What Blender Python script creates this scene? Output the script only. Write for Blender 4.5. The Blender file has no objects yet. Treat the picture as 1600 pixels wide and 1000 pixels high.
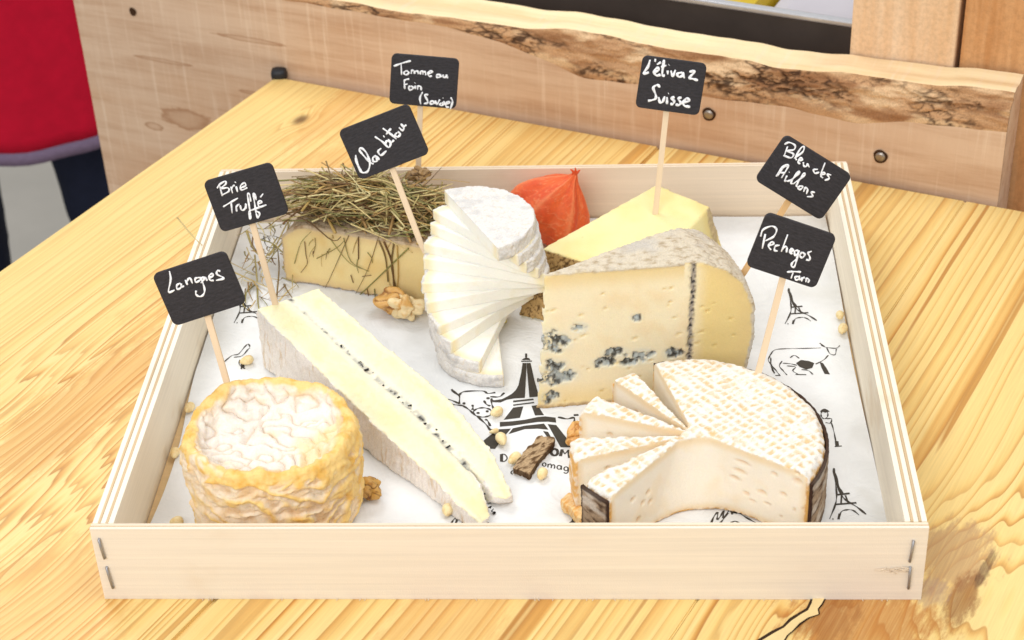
import bpy, bmesh, math, random
import numpy as np
from mathutils import Vector, Matrix
random.seed(7); rng = np.random.default_rng(7)
scene = bpy.context.scene
col = scene.collection
PI = math.pi

# ------------------------------------------------------------------ camera
CAM = np.array([0.0555, -0.6608, 0.6083]); YAW, PITCH, ROLL, FPX = -0.0707, 0.5899, -0.04755, 2835.4
_F = np.array([math.sin(YAW)*math.cos(PITCH), math.cos(YAW)*math.cos(PITCH), -math.sin(PITCH)])
_R = np.array([math.cos(YAW), -math.sin(YAW), 0.0]); _U = np.cross(_R, _F)
_R, _U = math.cos(ROLL)*_R + math.sin(ROLL)*_U, -math.sin(ROLL)*_R + math.cos(ROLL)*_U
cd = bpy.data.cameras.new('camera'); cam = bpy.data.objects.new('camera', cd); col.objects.link(cam)
M = Matrix((( _R[0], _U[0], -_F[0], CAM[0]), (_R[1], _U[1], -_F[1], CAM[1]), (_R[2], _U[2], -_F[2], CAM[2]), (0, 0, 0, 1)))
cam.matrix_world = M
cd.sensor_width = 36.0; cd.lens = FPX/1600*36.0; cd.clip_start = 0.02; cd.clip_end = 60
cd.dof.use_dof = True; cd.dof.focus_distance = 0.98; cd.dof.aperture_fstop = 17.0
scene.camera = cam
scene.render.resolution_x, scene.render.resolution_y = 1024, 640

# ------------------------------------------------------------------ light
w = bpy.data.worlds.new('World'); scene.world = w; w.use_nodes = True
w.node_tree.nodes['Background'].inputs[0].default_value = (0.965, 0.985, 1.0, 1)
w.node_tree.nodes['Background'].inputs[1].default_value = 0.60
def area(name, loc, target, size, power, colr=(.985, .99, 1.0)):
    l = bpy.data.lights.new(name, 'AREA'); l.shape = 'RECTANGLE'; l.size, l.size_y = size; l.energy = power; l.color = colr
    o = bpy.data.objects.new(name, l); col.objects.link(o); o.location = loc
    o.rotation_euler = (Vector(target)-Vector(loc)).to_track_quat('-Z', 'Y').to_euler(); return o
area('ceiling_or_fill_lamp', (0.60, -0.10, 1.75), (0, .2, 0), (0.9, 0.7), 9)
area('ceiling_or_fill_lamp', (-0.60, -1.45, 1.25), (0, .2, 0), (1.3, 0.9), 20)  # fill lamp added on the camera side to brighten upright faces
area('ceiling_or_fill_lamp', (-0.9, 1.6, 2.1), (-.2, .6, 0), (1.2, 0.8), 23)  # fill lamp added behind to brighten the beam and back area
vs = scene.view_settings
vs.view_transform = 'Standard'; vs.look = 'None'; vs.exposure = 0.15; vs.gamma = 1.0; vs.use_curve_mapping = False

# ------------------------------------------------------------------ helpers
def ray(x, y): return _F + _R*(x-800)/FPX - _U*(y-500)/FPX
def P(x, y, z=None, Y=None):
    d = ray(x, y); t = (z-CAM[2])/d[2] if z is not None else (Y-CAM[1])/d[1]
    return CAM + d*t
def PP(x, y, q, n):
    d = ray(x, y); n = np.asarray(n, float); return CAM + d*(((np.asarray(q)-CAM)@n)/(d@n))
def lin(r, g, b):
    f = lambda c: (c/255/12.92 if c/255 <= .04045 else ((c/255+.055)/1.055)**2.4)
    return np.array([f(r), f(g), f(b)])
def sm(a, b, x): t = np.clip((x-a)/(b-a), 0, 1); return t*t*(3-2*t)
_perm = rng.permutation(256); _perm = np.concatenate([_perm, _perm, _perm])
_grad = rng.normal(size=(256, 3)); _grad /= np.linalg.norm(_grad, axis=1)[:, None]
def pn(p):
    p = np.asarray(p, float); i = np.floor(p).astype(int); f = p-i; i &= 255
    u = f*f*f*(f*(f*6-15)+10); out = np.zeros(len(p))
    for dx in (0, 1):
        for dy in (0, 1):
            for dz in (0, 1):
                h = _perm[_perm[_perm[i[:, 0]+dx]+i[:, 1]+dy]+i[:, 2]+dz]
                g = _grad[h]; v = g[:, 0]*(f[:, 0]-dx)+g[:, 1]*(f[:, 1]-dy)+g[:, 2]*(f[:, 2]-dz)
                wx = u[:, 0] if dx else 1-u[:, 0]; wy = u[:, 1] if dy else 1-u[:, 1]; wz = u[:, 2] if dz else 1-u[:, 2]
                out += v*wx*wy*wz
    return out*1.6
def fbm(p, o=3):
    s = 0; a = 1; t = 0
    for k in range(o): s = s+a*pn(p*2**k+k*17.3); t += a; a *= .5
    return s/t
def mixc(a, b, t): t = np.asarray(t)[:, None]; return a*(1-t)+b*t

def new_mesh(name, verts, faces, colors=None, smooth=True):
    me = bpy.data.meshes.new(name); verts = np.asarray(verts, np.float32)
    if isinstance(faces, np.ndarray) and faces.ndim == 2:
        k = faces.shape[1]; n = len(faces)
        me.vertices.add(len(verts)); me.vertices.foreach_set('co', verts.ravel())
        me.loops.add(n*k); me.loops.foreach_set('vertex_index', faces.astype(np.int32).ravel())
        me.polygons.add(n); me.polygons.foreach_set('loop_start', np.arange(0, n*k, k, dtype=np.int32))
        try: me.polygons.foreach_set('loop_total', np.full(n, k, np.int32))
        except Exception: pass
        me.update(calc_edges=True); me.validate()
    else:
        me.from_pydata([tuple(map(float, v)) for v in verts], [], [tuple(int(i) for i in f) for f in faces]); me.update()
    if colors is not None:
        a = me.attributes.new('Col', 'FLOAT_COLOR', 'POINT')
        c = np.ones((len(verts), 4), np.float32); c[:, :3] = np.clip(colors, 0, 1); a.data.foreach_set('color', c.ravel())
    me.polygons.foreach_set('use_smooth', np.full(len(me.polygons), smooth))
    return me
def link(name, me, mat=None, parent=None):
    o = bpy.data.objects.new(name, me); col.objects.link(o)
    if mat is not None and me is not None: me.materials.append(mat)
    if parent is not None: o.parent = parent
    return o
def tag(o, label=None, cat=None, group=None, kind=None):
    if label: o['label'] = label
    if cat: o['category'] = cat
    if group: o['group'] = group
    if kind: o['kind'] = kind
    return o
def empty(name, loc=(0, 0, 0)):
    o = bpy.data.objects.new(name, None); o.empty_display_size = .02; col.objects.link(o); o.location = loc; return o
def thing(name, label, cat, loc=(0, 0, 0), group=None):
    return tag(empty(name, loc), label, cat, group)
def attach(o, root):            # parent while staying where it was built (world coordinates)
    o.parent = root; o.matrix_parent_inverse = Matrix.Translation(-Vector(root.location)); return o

def remesh(verts, faces, voxel, smooth=2):
    me = bpy.data.meshes.new('tmp'); me.from_pydata([tuple(map(float, v)) for v in verts], [], [tuple(f) for f in faces]); me.update()
    bm = bmesh.new(); bm.from_mesh(me); bmesh.ops.recalc_face_normals(bm, faces=bm.faces); bm.to_mesh(me); bm.free()
    o = bpy.data.objects.new('tmp', me); col.objects.link(o)
    m = o.modifiers.new('r', 'REMESH'); m.mode = 'VOXEL'; m.voxel_size = voxel; m.adaptivity = 0
    s = o.modifiers.new('s', 'SMOOTH'); s.factor = .5; s.iterations = smooth
    bpy.context.view_layer.update()
    dg = bpy.context.evaluated_depsgraph_get(); e = o.evaluated_get(dg); r = bpy.data.meshes.new_from_object(e)
    n = len(r.vertices); co = np.empty(n*3, np.float32); r.vertices.foreach_get('co', co); co = co.reshape(-1, 3).astype(float)
    no = np.empty(n*3, np.float32); r.vertex_normals.foreach_get('vector', no); no = no.reshape(-1, 3).astype(float)
    L = np.empty(len(r.loops), np.int32); r.loops.foreach_get('vertex_index', L)
    q = L.reshape(-1, 4)
    bpy.data.objects.remove(o); bpy.data.meshes.remove(me); bpy.data.meshes.remove(r)
    return co, no, q
def split(co, q, cls, colors, names, mats, root):
    """one object for each class of faces"""
    fc = np.round(cls[q].mean(axis=1)).astype(int); out = []
    for k, nm in enumerate(names):
        f = q[fc == k]
        if len(f) == 0: continue
        used, inv = np.unique(f, return_inverse=True)
        o = link(nm, new_mesh(nm, co[used], inv.reshape(-1, 4), colors[used]), mats[k]); attach(o, root); out.append(o)
    return out
def hull(pts):
    bm = bmesh.new()
    for p in pts: bm.verts.new(tuple(map(float, p)))
    r = bmesh.ops.convex_hull(bm, input=bm.verts); bm.verts.index_update()
    bmesh.ops.delete(bm, geom=[v for v in bm.verts if not v.link_faces], context='VERTS'); bm.verts.index_update()
    v = [tuple(x.co) for x in bm.verts]; f = [[x.index for x in y.verts] for y in bm.faces]; bm.free(); return v, f
def extrude(out, z0, z1):
    n = len(out); v = [(x, y, z0) for x, y in out]+[(x, y, z1) for x, y in out]
    f = [list(range(n))[::-1], list(range(n, 2*n))]+[[i, (i+1) % n, n+(i+1) % n, n+i] for i in range(n)]
    return v, f
def wedge(c, a0, a1, prof, n=24):
    m = len(prof); v = []; f = []
    for i in range(n+1):
        a = a0+(a1-a0)*i/n
        for r, z in prof: v.append((c[0]+r*math.cos(a), c[1]+r*math.sin(a), z))
    for i in range(n):
        for j in range(m):
            k = (j+1) % m; f.append([i*m+j, (i+1)*m+j, (i+1)*m+k, i*m+k])
    f.append(list(range(m))); f.append([n*m+j for j in range(m)][::-1]); return v, f
def join(*vf):
    V = []; Fc = []
    for v, f in vf:
        b = len(V); V += list(v); Fc += [[i+b for i in x] for x in f]
    return V, Fc
def box(c, s, bev=0.0, rot=None):
    bm = bmesh.new(); bmesh.ops.create_cube(bm, size=1)
    bmesh.ops.scale(bm, vec=s, verts=bm.verts)
    if bev: bmesh.ops.bevel(bm, geom=bm.edges[:], offset=bev, segments=2, affect='EDGES', profile=.6)
    if rot is not None: bmesh.ops.transform(bm, matrix=rot, verts=bm.verts)
    bmesh.ops.translate(bm, vec=c, verts=bm.verts); bm.verts.index_update()
    v = [tuple(x.co) for x in bm.verts]; f = [[x.index for x in y.verts] for y in bm.faces]; bm.free(); return v, f
def tube(pts, rad, n=6, up=None, flat=1.0, cap=True):
    """sweep along a polyline; rad scalar or list; flat squashes along 'up'"""
    pts = [np.asarray(p, float) for p in pts]; m = len(pts); v = []; f = []
    rad = [rad]*m if np.isscalar(rad) else rad
    for i in range(m):
        t = pts[min(i+1, m-1)]-pts[max(i-1, 0)]; t /= (np.linalg.norm(t)+1e-12)
        u = np.array(up, float) if up is not None else (np.array([0, 0, 1.]) if abs(t[2]) < .9 else np.array([1., 0, 0]))
        s = np.cross(t, u); s /= (np.linalg.norm(s)+1e-12); u2 = np.cross(s, t)
        for k in range(n):
            a = 2*PI*k/n; v.append(pts[i]+rad[i]*(s*math.cos(a)+u2*math.sin(a)*flat))
    for i in range(m-1):
        for k in range(n): f.append([i*n+k, i*n+(k+1) % n, (i+1)*n+(k+1) % n, (i+1)*n+k])
    if cap: f.append(list(range(n))[::-1]); f.append([(m-1)*n+k for k in range(n)])
    return v, f
def catmull(pts, k=6):
    pts = [np.asarray(p, float) for p in pts]
    if len(pts) < 3: return [pts[0]+(pts[-1]-pts[0])*i/4 for i in range(5)]
    q = [2*pts[0]-pts[1]]+pts+[2*pts[-1]-pts[-2]]; out = []
    for i in range(1, len(q)-2):
        a, b, c, d = q[i-1:i+3]
        for j in range(k):
            t = j/k; out.append(.5*((2*b)+(c-a)*t+(2*a-5*b+4*c-d)*t*t+(3*b-a-3*c+d)*t**3))
    out.append(pts[-1]); return out

# ------------------------------------------------------------------ materials
class NT:
    def __init__(s, name):
        s.m = bpy.data.materials.new(name); s.m.use_nodes = True; s.t = s.m.node_tree; s.b = s.t.nodes['Principled BSDF']
    def n(s, t, **k):
        x = s.t.nodes.new(t)
        for a, v in k.items(): setattr(x, a, v)
        return x
    def l(s, a, b): s.t.links.new(a, b)
    def math(s, op, a, b=None, c=None):
        x = s.n('ShaderNodeMath', operation=op)
        for i, v in enumerate((a, b, c)):
            if v is None: continue
            if hasattr(v, 'is_linked'): s.l(v, x.inputs[i])
            else: x.inputs[i].default_value = v
        return x.outputs[0]
    def mix(s, fac, a, b, mode='MIX'):
        x = s.n('ShaderNodeMix', data_type='RGBA', blend_type=mode)
        for i, v in ((0, fac), (6, a), (7, b)):
            if hasattr(v, 'is_linked'): s.l(v, x.inputs[i])
            elif i == 0: x.inputs[i].default_value = v
            else: x.inputs[i].default_value = (*v, 1)
        return x.outputs[2]
    def coord(s, scale=(1, 1, 1), loc=(0, 0, 0), rot=(0, 0, 0)):
        if not hasattr(s, 'tc'): s.tc = s.n('ShaderNodeTexCoord')
        m = s.n('ShaderNodeMapping'); s.l(s.tc.outputs['Object'], m.inputs[0])
        m.inputs['Scale'].default_value = scale; m.inputs['Location'].default_value = loc; m.inputs['Rotation'].default_value = rot
        return m.outputs[0]
    def noise(s, vec, scale=1, detail=3, rough=.5, dist=0):
        x = s.n('ShaderNodeTexNoise'); s.l(vec, x.inputs['Vector']); x.inputs['Scale'].default_value = scale
        x.inputs['Detail'].default_value = detail; x.inputs['Roughness'].default_value = rough; x.inputs['Distortion'].default_value = dist
        return x.outputs[0]
    def ramp(s, fac, stops, interp='LINEAR'):
        x = s.n('ShaderNodeValToRGB'); s.l(fac, x.inputs[0]); e = x.color_ramp; e.interpolation = interp
        while len(e.elements) < len(stops): e.elements.new(.5)
        for el, (p, c) in zip(e.elements, stops): el.position = p; el.color = (*c, 1) if len(c) == 3 else c
        return x.outputs[0]
    def smooth(s, a, b, v):
        x = s.n('ShaderNodeMapRange', interpolation_type='SMOOTHSTEP'); s.l(v, x.inputs[0])
        x.inputs[1].default_value = a; x.inputs[2].default_value = b; return x.outputs[0]
    def bump(s, h, dist=.001, strength=1.0):
        x = s.n('ShaderNodeBump'); s.l(h, x.inputs['Height']); x.inputs['Distance'].default_value = dist; x.inputs['Strength'].default_value = strength
        s.l(x.outputs[0], s.b.inputs['Normal'])
    def done(s, color=None, rough=.5, spec=.5, sss=0, rad=(1, .7, .4), sscale=.004, metal=0):
        if color is not None:
            if hasattr(color, 'is_linked'): s.l(color, s.b.inputs['Base Color'])
            else: s.b.inputs['Base Color'].default_value = (*color, 1)
        if hasattr(rough, 'is_linked'): s.l(rough, s.b.inputs['Roughness'])
        else: s.b.inputs['Roughness'].default_value = rough
        s.b.inputs['Specular IOR Level'].default_value = spec; s.b.inputs['Metallic'].default_value = metal
        if sss:
            s.b.inputs['Subsurface Weight'].default_value = sss; s.b.inputs['Subsurface Radius'].default_value = rad; s.b.inputs['Subsurface Scale'].default_value = sscale
        return s.m
B3 = lambda v: ((v,)*3)

def m_cheese(name, rough=.55, spec=.35, sss=.25, grain=.06, gscale=900, bscale=1400, bdist=.0004):
    t = NT(name); a = t.n('ShaderNodeAttribute'); a.attribute_name = 'Col'
    v = t.coord(); n = t.noise(v, gscale, 3, .6); k = t.smooth(.25, .75, n)
    g = t.ramp(k, [(0, B3(1-grain)), (1, B3(1.0))])
    c = t.mix(1.0, a.outputs['Color'], g, 'MULTIPLY')
    n2 = t.noise(v, bscale, 4, .6); t.bump(n2, bdist, .5)
    r = t.math('ADD', t.math('MULTIPLY', n, .3), rough-.15)
    return t.done(c, r, spec, sss, (1, .75, .45), .004)
M_PASTE = m_cheese('cheese_paste', .45, .4, .3, .04)
M_RIND = m_cheese('cheese_rind', .8, .2, .1, .16, 1100, 1800, .0007)
M_WASHED = m_cheese('washed_rind', .5, .4, .2, .08, 1000, 1500, .0005)
M_NUT = m_cheese('nut_kernel', .38, .45, .15, .10, 900, 1500, .0002)
M_HAY = m_cheese('hay_straw', .6, .3, 0, .2, 700, 1500, .0002)
M_BARK = m_cheese('bark', .85, .2, 0, .3, 900, 900, .0012)

def m_pine(name, x0, depth, freq, seed, knots=(), stains=(), pale_edge=None, warp=.022, lw=.62, ground=0):
    t = NT(name); tc = t.coord(); sep = t.n('ShaderNodeSeparateXYZ'); t.l(tc, sep.inputs[0]); X, Y, Z = sep.outputs
    lo = t.noise(t.coord((7, 1.5, 7), (seed, seed*2.1, 0)), 1, 3, .55)
    hi = t.noise(t.coord((60, 4, 60), (seed, 0, 3)), 1, 2, .5)
    xx = t.math('ADD', t.math('SUBTRACT', X, x0), t.math('MULTIPLY', t.math('SUBTRACT', lo, .5), warp))
    dz = t.math('ADD', t.math('MULTIPLY', Y, .03), depth)
    r = t.math('SQRT', t.math('ADD', t.math('MULTIPLY', xx, xx), t.math('MULTIPLY', dz, dz)))
    ph = t.math('ADD', t.math('MULTIPLY', r, freq), t.math('MULTIPLY', hi, .25))
    dark = None
    for (kx, ky, kr, amp, kd) in knots:
        ddx = t.math('DIVIDE', t.math('SUBTRACT', X, kx), kr); ddy = t.math('DIVIDE', t.math('SUBTRACT', Y, ky), kr*1.7)
        d2 = t.math('ADD', t.math('MULTIPLY', ddx, ddx), t.math('MULTIPLY', ddy, ddy))
        g = t.math('POWER', 2.718, t.math('MULTIPLY', d2, -1.0)); ph = t.math('ADD', ph, t.math('MULTIPLY', g, amp))
        if kd:
            k = t.math('MULTIPLY', t.smooth(1-kd, 1, t.math('ADD', g, t.math('MULTIPLY', t.math('SUBTRACT', hi, .5), .35))), .9); dark = k if dark is None else t.math('MAXIMUM', dark, k)
    wn = t.n('ShaderNodeTexNoise', noise_dimensions='1D'); t.l(t.math('MULTIPLY', r, freq*.13), wn.inputs['W']); wn.inputs['Detail'].default_value = 1
    ph = t.math('ADD', ph, t.math('MULTIPLY', wn.outputs[0], 2.4)); fr = t.math('FRACT', ph)
    rw = t.n('ShaderNodeTexWhiteNoise', noise_dimensions='1D'); t.l(t.math('FLOOR', ph), rw.inputs['W']); ringk = t.math('ADD', t.math('MULTIPLY', rw.outputs[0], .6), .4)
    varr = t.noise(t.coord((14, .5, 14), (seed+4, 0, 0)), 1, 2, .5)
    p, mid, d1, d2 = lin(242, 212, 144), lin(236, 195, 118), lin(205, 140, 60), lin(172, 104, 34)
    c = t.mix(ringk, lin(238, 204, 128), t.ramp(fr, [(0, p), (lw-.25, p), (lw, mid), (lw+(1-lw)*.55, d1), (lw+(1-lw)*.85, d2), (1.0, p)]))
    con = t.math('MULTIPLY', t.smooth(.3, .62, varr), .38)
    con = t.math('ADD', con, .62)
    if pale_edge: con = t.math('MULTIPLY', con, t.math('ADD', t.math('MULTIPLY', t.smooth(pale_edge[0], pale_edge[1], X), .75), .25))
    c = t.mix(con, lin(239, 206, 132), c)
    pat = t.noise(t.coord((7, 1.2, 7), (seed+9, 1, 0)), 1, 3, .6)
    c = t.mix(t.math('MULTIPLY', t.smooth(.5, .75, pat), .45), c, lin(222, 166, 82))
    fib = t.noise(t.coord((900, 25, 900)), 1, 2, .6)
    c = t.mix(1.0, c, t.ramp(fib, [(.25, B3(.86)), (.7, B3(1.0))]), 'MULTIPLY')
    if dark is not None: c = t.mix(dark, c, lin(92, 56, 26))
    for (sx, sy, sr, stretch, colr, op) in stains:
        n = t.noise(t.coord((170, 50, 170), (sx*31, sy*7, 0)), 1, 5, .7)
        ddx = t.math('DIVIDE', t.math('SUBTRACT', X, sx), sr); ddy = t.math('DIVIDE', t.math('SUBTRACT', Y, sy), sr*stretch)
        d = t.math('SQRT', t.math('ADD', t.math('MULTIPLY', ddx, ddx), t.math('MULTIPLY', ddy, ddy)))
        d = t.math('ADD', d, t.math('MULTIPLY', t.math('SUBTRACT', n, .5), 2.0))
        k = t.math('MULTIPLY', t.smooth(1.1, .6, d), op)
        c = t.mix(t.math('MULTIPLY', k, t.ramp(fib, [(.2, B3(1)), (.8, B3(.6))])), c, colr)
    t.bump(t.math('ADD', t.math('MULTIPLY', fr, .5), fib), .00012, .5)
    return t.done(c, t.math('ADD', t.math('MULTIPLY', fib, .15), .36), .35)

def m_ply(name, base, axis='x', stain=0.0, blotch=None):
    t = NT(name); s = {'x': (6, 420, 420), 'y': (420, 6, 420), 'z': (300, 300, 6)}[axis]; s2 = {'x': (3, 40, 40), 'y': (40, 3, 40), 'z': (40, 40, 3)}[axis]
    n = t.noise(t.coord(s), 1, 3, .6); n2 = t.noise(t.coord(s2, (3, 1, 2)), 1, 3, .5); n3 = t.noise(t.coord((1500, 1500, 1500)), 1, 2)
    c = t.mix(1.0, base, t.ramp(n, [(.3, B3(.90)), (.65, B3(1.0))]), 'MULTIPLY')
    c = t.mix(1.0, c, t.ramp(n2, [(.35, (.95, .94, .92)), (.65, (1, 1, 1))]), 'MULTIPLY')
    if stain:
        n4 = t.noise(t.coord((12, 14, 22), (5, 2, 1)), 1, 4, .6); c = t.mix(t.math('MULTIPLY', t.smooth(.56, .72, n4), stain), c, lin(200, 165, 115))
    t.bump(t.math('ADD', n, n3), .0002, .5); return t.done(c, .65, .25)

def m_beam(name, warm=0.0, top=False, knots=()):
    t = NT(name)
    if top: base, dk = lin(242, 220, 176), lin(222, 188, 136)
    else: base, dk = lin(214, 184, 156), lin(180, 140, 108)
    n = t.noise(t.coord((5, 70, 70), (1, 0, 2)), 1, 6, .68); big = t.noise(t.coord((5, 14, 14)), 1, 3, .6)
    saw = t.noise(t.coord((190, 9, 9), (0, 3, 0)), 1, 3, .65); sp = t.noise(t.coord((60, 200, 200)), 1, 3, .7)
    c = t.mix(t.math('MULTIPLY', t.smooth(.38, .72, n), .75), base, dk)
    c = t.mix(t.math('MULTIPLY', t.smooth(.5, .75, big), .5), c, lin(194, 150, 112))
    c = t.mix(t.math('MULTIPLY', t.smooth(.5, .78, saw), .5), c, lin(235, 212, 186))
    c = t.mix(t.math('MULTIPLY', t.smooth(.68, .8, sp), .35), c, lin(120, 85, 58))
    sep = t.n('ShaderNodeSeparateXYZ'); t.l(t.coord(), sep.inputs[0]); kn_ = t.noise(t.coord((40, 90, 110)), 1, 4, .65)
    for (kx, kz, rx, rz) in knots:
        a = t.math('DIVIDE', t.math('SUBTRACT', sep.outputs[0], kx), rx); b = t.math('DIVIDE', t.math('SUBTRACT', sep.outputs[2], kz), rz)
        d = t.math('ADD', t.math('SQRT', t.math('ADD', t.math('MULTIPLY', a, a), t.math('MULTIPLY', b, b))), t.math('MULTIPLY', t.math('SUBTRACT', kn_, .5), 1.3))
        ring = t.ramp(d, [(0, B3(.25)), (.55, B3(.45)), (.85, B3(.95)), (1.0, B3(0))]); c = t.mix(t.math('MULTIPLY', ring, .75), c, lin(158, 112, 76))
    t.bump(t.math('ADD', saw, t.math('MULTIPLY', n, .6)), .0006, .6); return t.done(c, .75, .2)

def m_plain(name, c, rough=.5, spec=.5, metal=0, var=.1, scale=300, bump=0):
    t = NT(name); n = t.noise(t.coord(), scale, 4, .6)
    cc = t.mix(1.0, tuple(c), t.ramp(n, [(.25, B3(1-var)), (.75, B3(1.0))]), 'MULTIPLY')
    if bump: t.bump(n, bump, .6)
    return t.done(cc, rough, spec, metal=metal)
M_PLY_X = m_ply('pale_veneer_front', lin(238, 227, 211), 'x', .15)
M_PLY_Y = m_ply('pale_veneer_side', lin(248, 238, 218), 'y', .3)
M_PLY_B = m_ply('pale_veneer_back', lin(236, 217, 192), 'x', .2)
M_PLY_END = m_ply('dark_ply_edge', lin(214, 186, 146), 'y')
M_BASE = m_ply('tray_base_ply', lin(226, 192, 142), 'x')
M_STICK = m_ply('pale_stick_wood', lin(240, 214, 180), 'z')
M_STEEL = m_plain('staple_steel', (.36, .35, .36), .4, .5, .7)
def m_slate():
    t = NT('black_board'); n = t.noise(t.coord((250, 900, 900)), 1, 3, .7); sp = t.noise(t.coord(), 1700, 2, .5)
    c = t.ramp(n, [(.3, lin(32, 29, 30)), (.75, lin(54, 50, 54))]); c = t.mix(t.math('MULTIPLY', t.smooth(.70, .78, sp), .35), c, lin(170, 160, 150))
    t.bump(n, .0002, .4); return t.done(c, .62, .35)
M_SLATE = m_slate()
def m_chalk():
    t = NT('white_marker'); n = t.noise(t.coord(), 900, 3, .6); c = t.ramp(n, [(.3, lin(205, 203, 208)), (.55, lin(250, 250, 250))]); return t.done(c, .7, .2)
M_CHALK = m_chalk()
def m_paper():
    t = NT('white_paper'); n = t.noise(t.coord(), 25, 4, .6); f = t.noise(t.coord(), 1800, 3, .6)
    c = t.ramp(n, [(.35, lin(226, 226, 224)), (.65, lin(238, 238, 237))]); g = t.noise(t.coord((1, 1, 1), (2, 5, 0)), 14, 3, .6, .6); c = t.mix(t.math('MULTIPLY', t.smooth(.55, .72, g), .35), c, lin(206, 203, 192)); t.bump(t.math('ADD', f, t.math('MULTIPLY', t.noise(t.coord(), 45, 3, .6, 1.2), 14)), .00022, .5); return t.done(c, .6, .3)
M_PAPER = m_paper()
M_INK = m_plain('printed_ink', lin(72, 66, 58), .7, .2, 0, .2, 900)
M_LANTERN = m_cheese('lantern_husk', .6, .3, .15, .15, 500, 700, .0008)

# ================================================================== SETTING
ZB = 0.0085     # height of the paper inside the tray
fl = link('floor', new_mesh('floor', [(-6, -4, -.85), (6, -4, -.85), (6, 8, -.85), (-6, 8, -.85)], [(0, 1, 2, 3)], smooth=False), m_plain('grey_floor', lin(176, 170, 160), .6, .3, 0, .15, 6))
tag(fl, kind='structure')

# table of glued pine planks, turned against the tray
TA = math.radians(26.5); tdir = np.array([math.sin(TA), math.cos(TA)]); sdir = np.array([math.cos(TA), -math.sin(TA)])
BK0 = np.array([-.2046, .5831]); BKD = np.array([.924, -.382])
def st(x, y): p = np.array([x, y]); return float(p@sdir), float(p@tdir)
def st_px(x, y): q = P(x, y, 0); return st(q[0], q[1])
def back_t(s):      # where plank at s meets the back edge
    # p = s*sdir + t*tdir on line BK0 + k*BKD
    A = np.array([[tdir[0], -BKD[0]], [tdir[1], -BKD[1]]]); r = np.linalg.solve(A, BK0-s*sdir); return r[0]
table = thing('wooden_table', 'honey coloured pine plank table under the cheese tray', 'table', (0, 0, -.85))
def kn(px, py, r, amp, kd): s, t_ = st_px(px, py); return (s, t_, r, amp, kd)
def stn(px, py, r, stretch, c, op): s, t_ = st_px(px, py); return (s, t_, r, stretch, c, op)
mats = [
 m_pine('pine_plank', -.03, .05, 190, 1.3, [kn(470, 187, .009, 2.2, .5), kn(60, 880, .05, 5, 0), kn(20, 640, .03, 2.5, .0)], [stn(540, 165, .02, 4, lin(214, 150, 80), .45), stn(120, 640, .028, 3.5, lin(196, 132, 62), .5), stn(430, 330, .03, 5, lin(216, 150, 76), .45), stn(60, 960, .05, 1.2, lin(206, 146, 72), .45)], (-.405, -.37), warp=.03, lw=.5),
 m_pine('pine_plank', .22, .05, 115, 5.7, [], [stn(690, 985, .03, 2.5, lin(214, 158, 92), .5)], lw=.55),
 m_pine('pine_plank', -.06, .05, 112, 9.1, [kn(1490, 920, .034, 4.5, .0), kn(1250, 1000, .03, 4, .0)], [stn(1490, 868, .022, 1.4, lin(182, 144, 104), .9), stn(1505, 935, .008, 2.8, lin(140, 88, 46), .9), stn(1350, 985, .040, 1.0, lin(180, 112, 48), .9), stn(1300, 965, .015, 1.6, lin(140, 82, 34), .6), stn(1455, 925, .010, 1.2, lin(172, 142, 118), .7), stn(1540, 890, .003, 6, lin(70, 48, 34), .7)], lw=.70),
 m_pine('pine_plank', .5, .05, 130, 12.4)]
cuts = [-.4433, -.129, .083, .40, .66]
for i in range(4):
    s0, s1 = cuts[i]+.0001, cuts[i+1]-.0001; tf = -.42
    o = [(s0, tf), (s1, tf), (s1, back_t(s1)), (s0, back_t(s0))]
    bm = bmesh.new(); vs_ = [bm.verts.new((a, b, -.04)) for a, b in o]; f = bm.faces.new(vs_)
    r = bmesh.ops.extrude_face_region(bm, geom=[f]); bmesh.ops.translate(bm, vec=(0, 0, .04), verts=[e for e in r['geom'] if isinstance(e, bmesh.types.BMVert)])
    bmesh.ops.recalc_face_normals(bm, faces=bm.faces); bmesh.ops.bevel(bm, geom=bm.edges[:], offset=.0008 if i else .0025, segments=2, affect='EDGES')
    me = bpy.data.meshes.new('plank'); bm.to_mesh(me); bm.free(); ob = link('plank', me, mats[i]); ob.rotation_euler = (0, 0, -TA); attach(ob, table)
for s_, t_ in ((-.38, -.34), (.58, -.34), (-.38, .30), (.58, .0)):
    p = s_*sdir+t_*tdir; v, f = box((p[0], p[1], -.4455), (.06, .06, .808), .003); attach(link('leg', new_mesh('leg', v, f, smooth=False), mats[0]), table)
# filled crack in the front plank
def flat_poly(name, pts_px, z, mat, root):
    pts = [P(x, y, z) for x, y in pts_px]; return attach(link(name, new_mesh(name, pts, [list(range(len(pts)))], smooth=False), mat), root)
cz = lambda x, y: (1000+x*.375, 880+y*.375)
ck = [(485, 335), (556, 292), (600, 268), (630, 240), (668, 214), (700, 196), (716, 165), (722, 130), (778, 130), (756, 170), (740, 190), (744, 212), (700, 226), (664, 250), (636, 280), (612, 300), (590, 335)]
flat_poly('crack', [cz(x+(-7 if i < 8 else 6), y+(-8 if i < 8 else 4)+random.uniform(-4, 4)) for i, (x, y) in enumerate(ck)], .0004, m_plain('dark_crack', lin(58, 40, 26), .8, .2), table)
flat_poly('crack_filler', [cz(x, y) for x, y in ck], .0008, m_plain('cream_filler', lin(236, 208, 150), .6, .3, 0, .12, 200), table)

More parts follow.
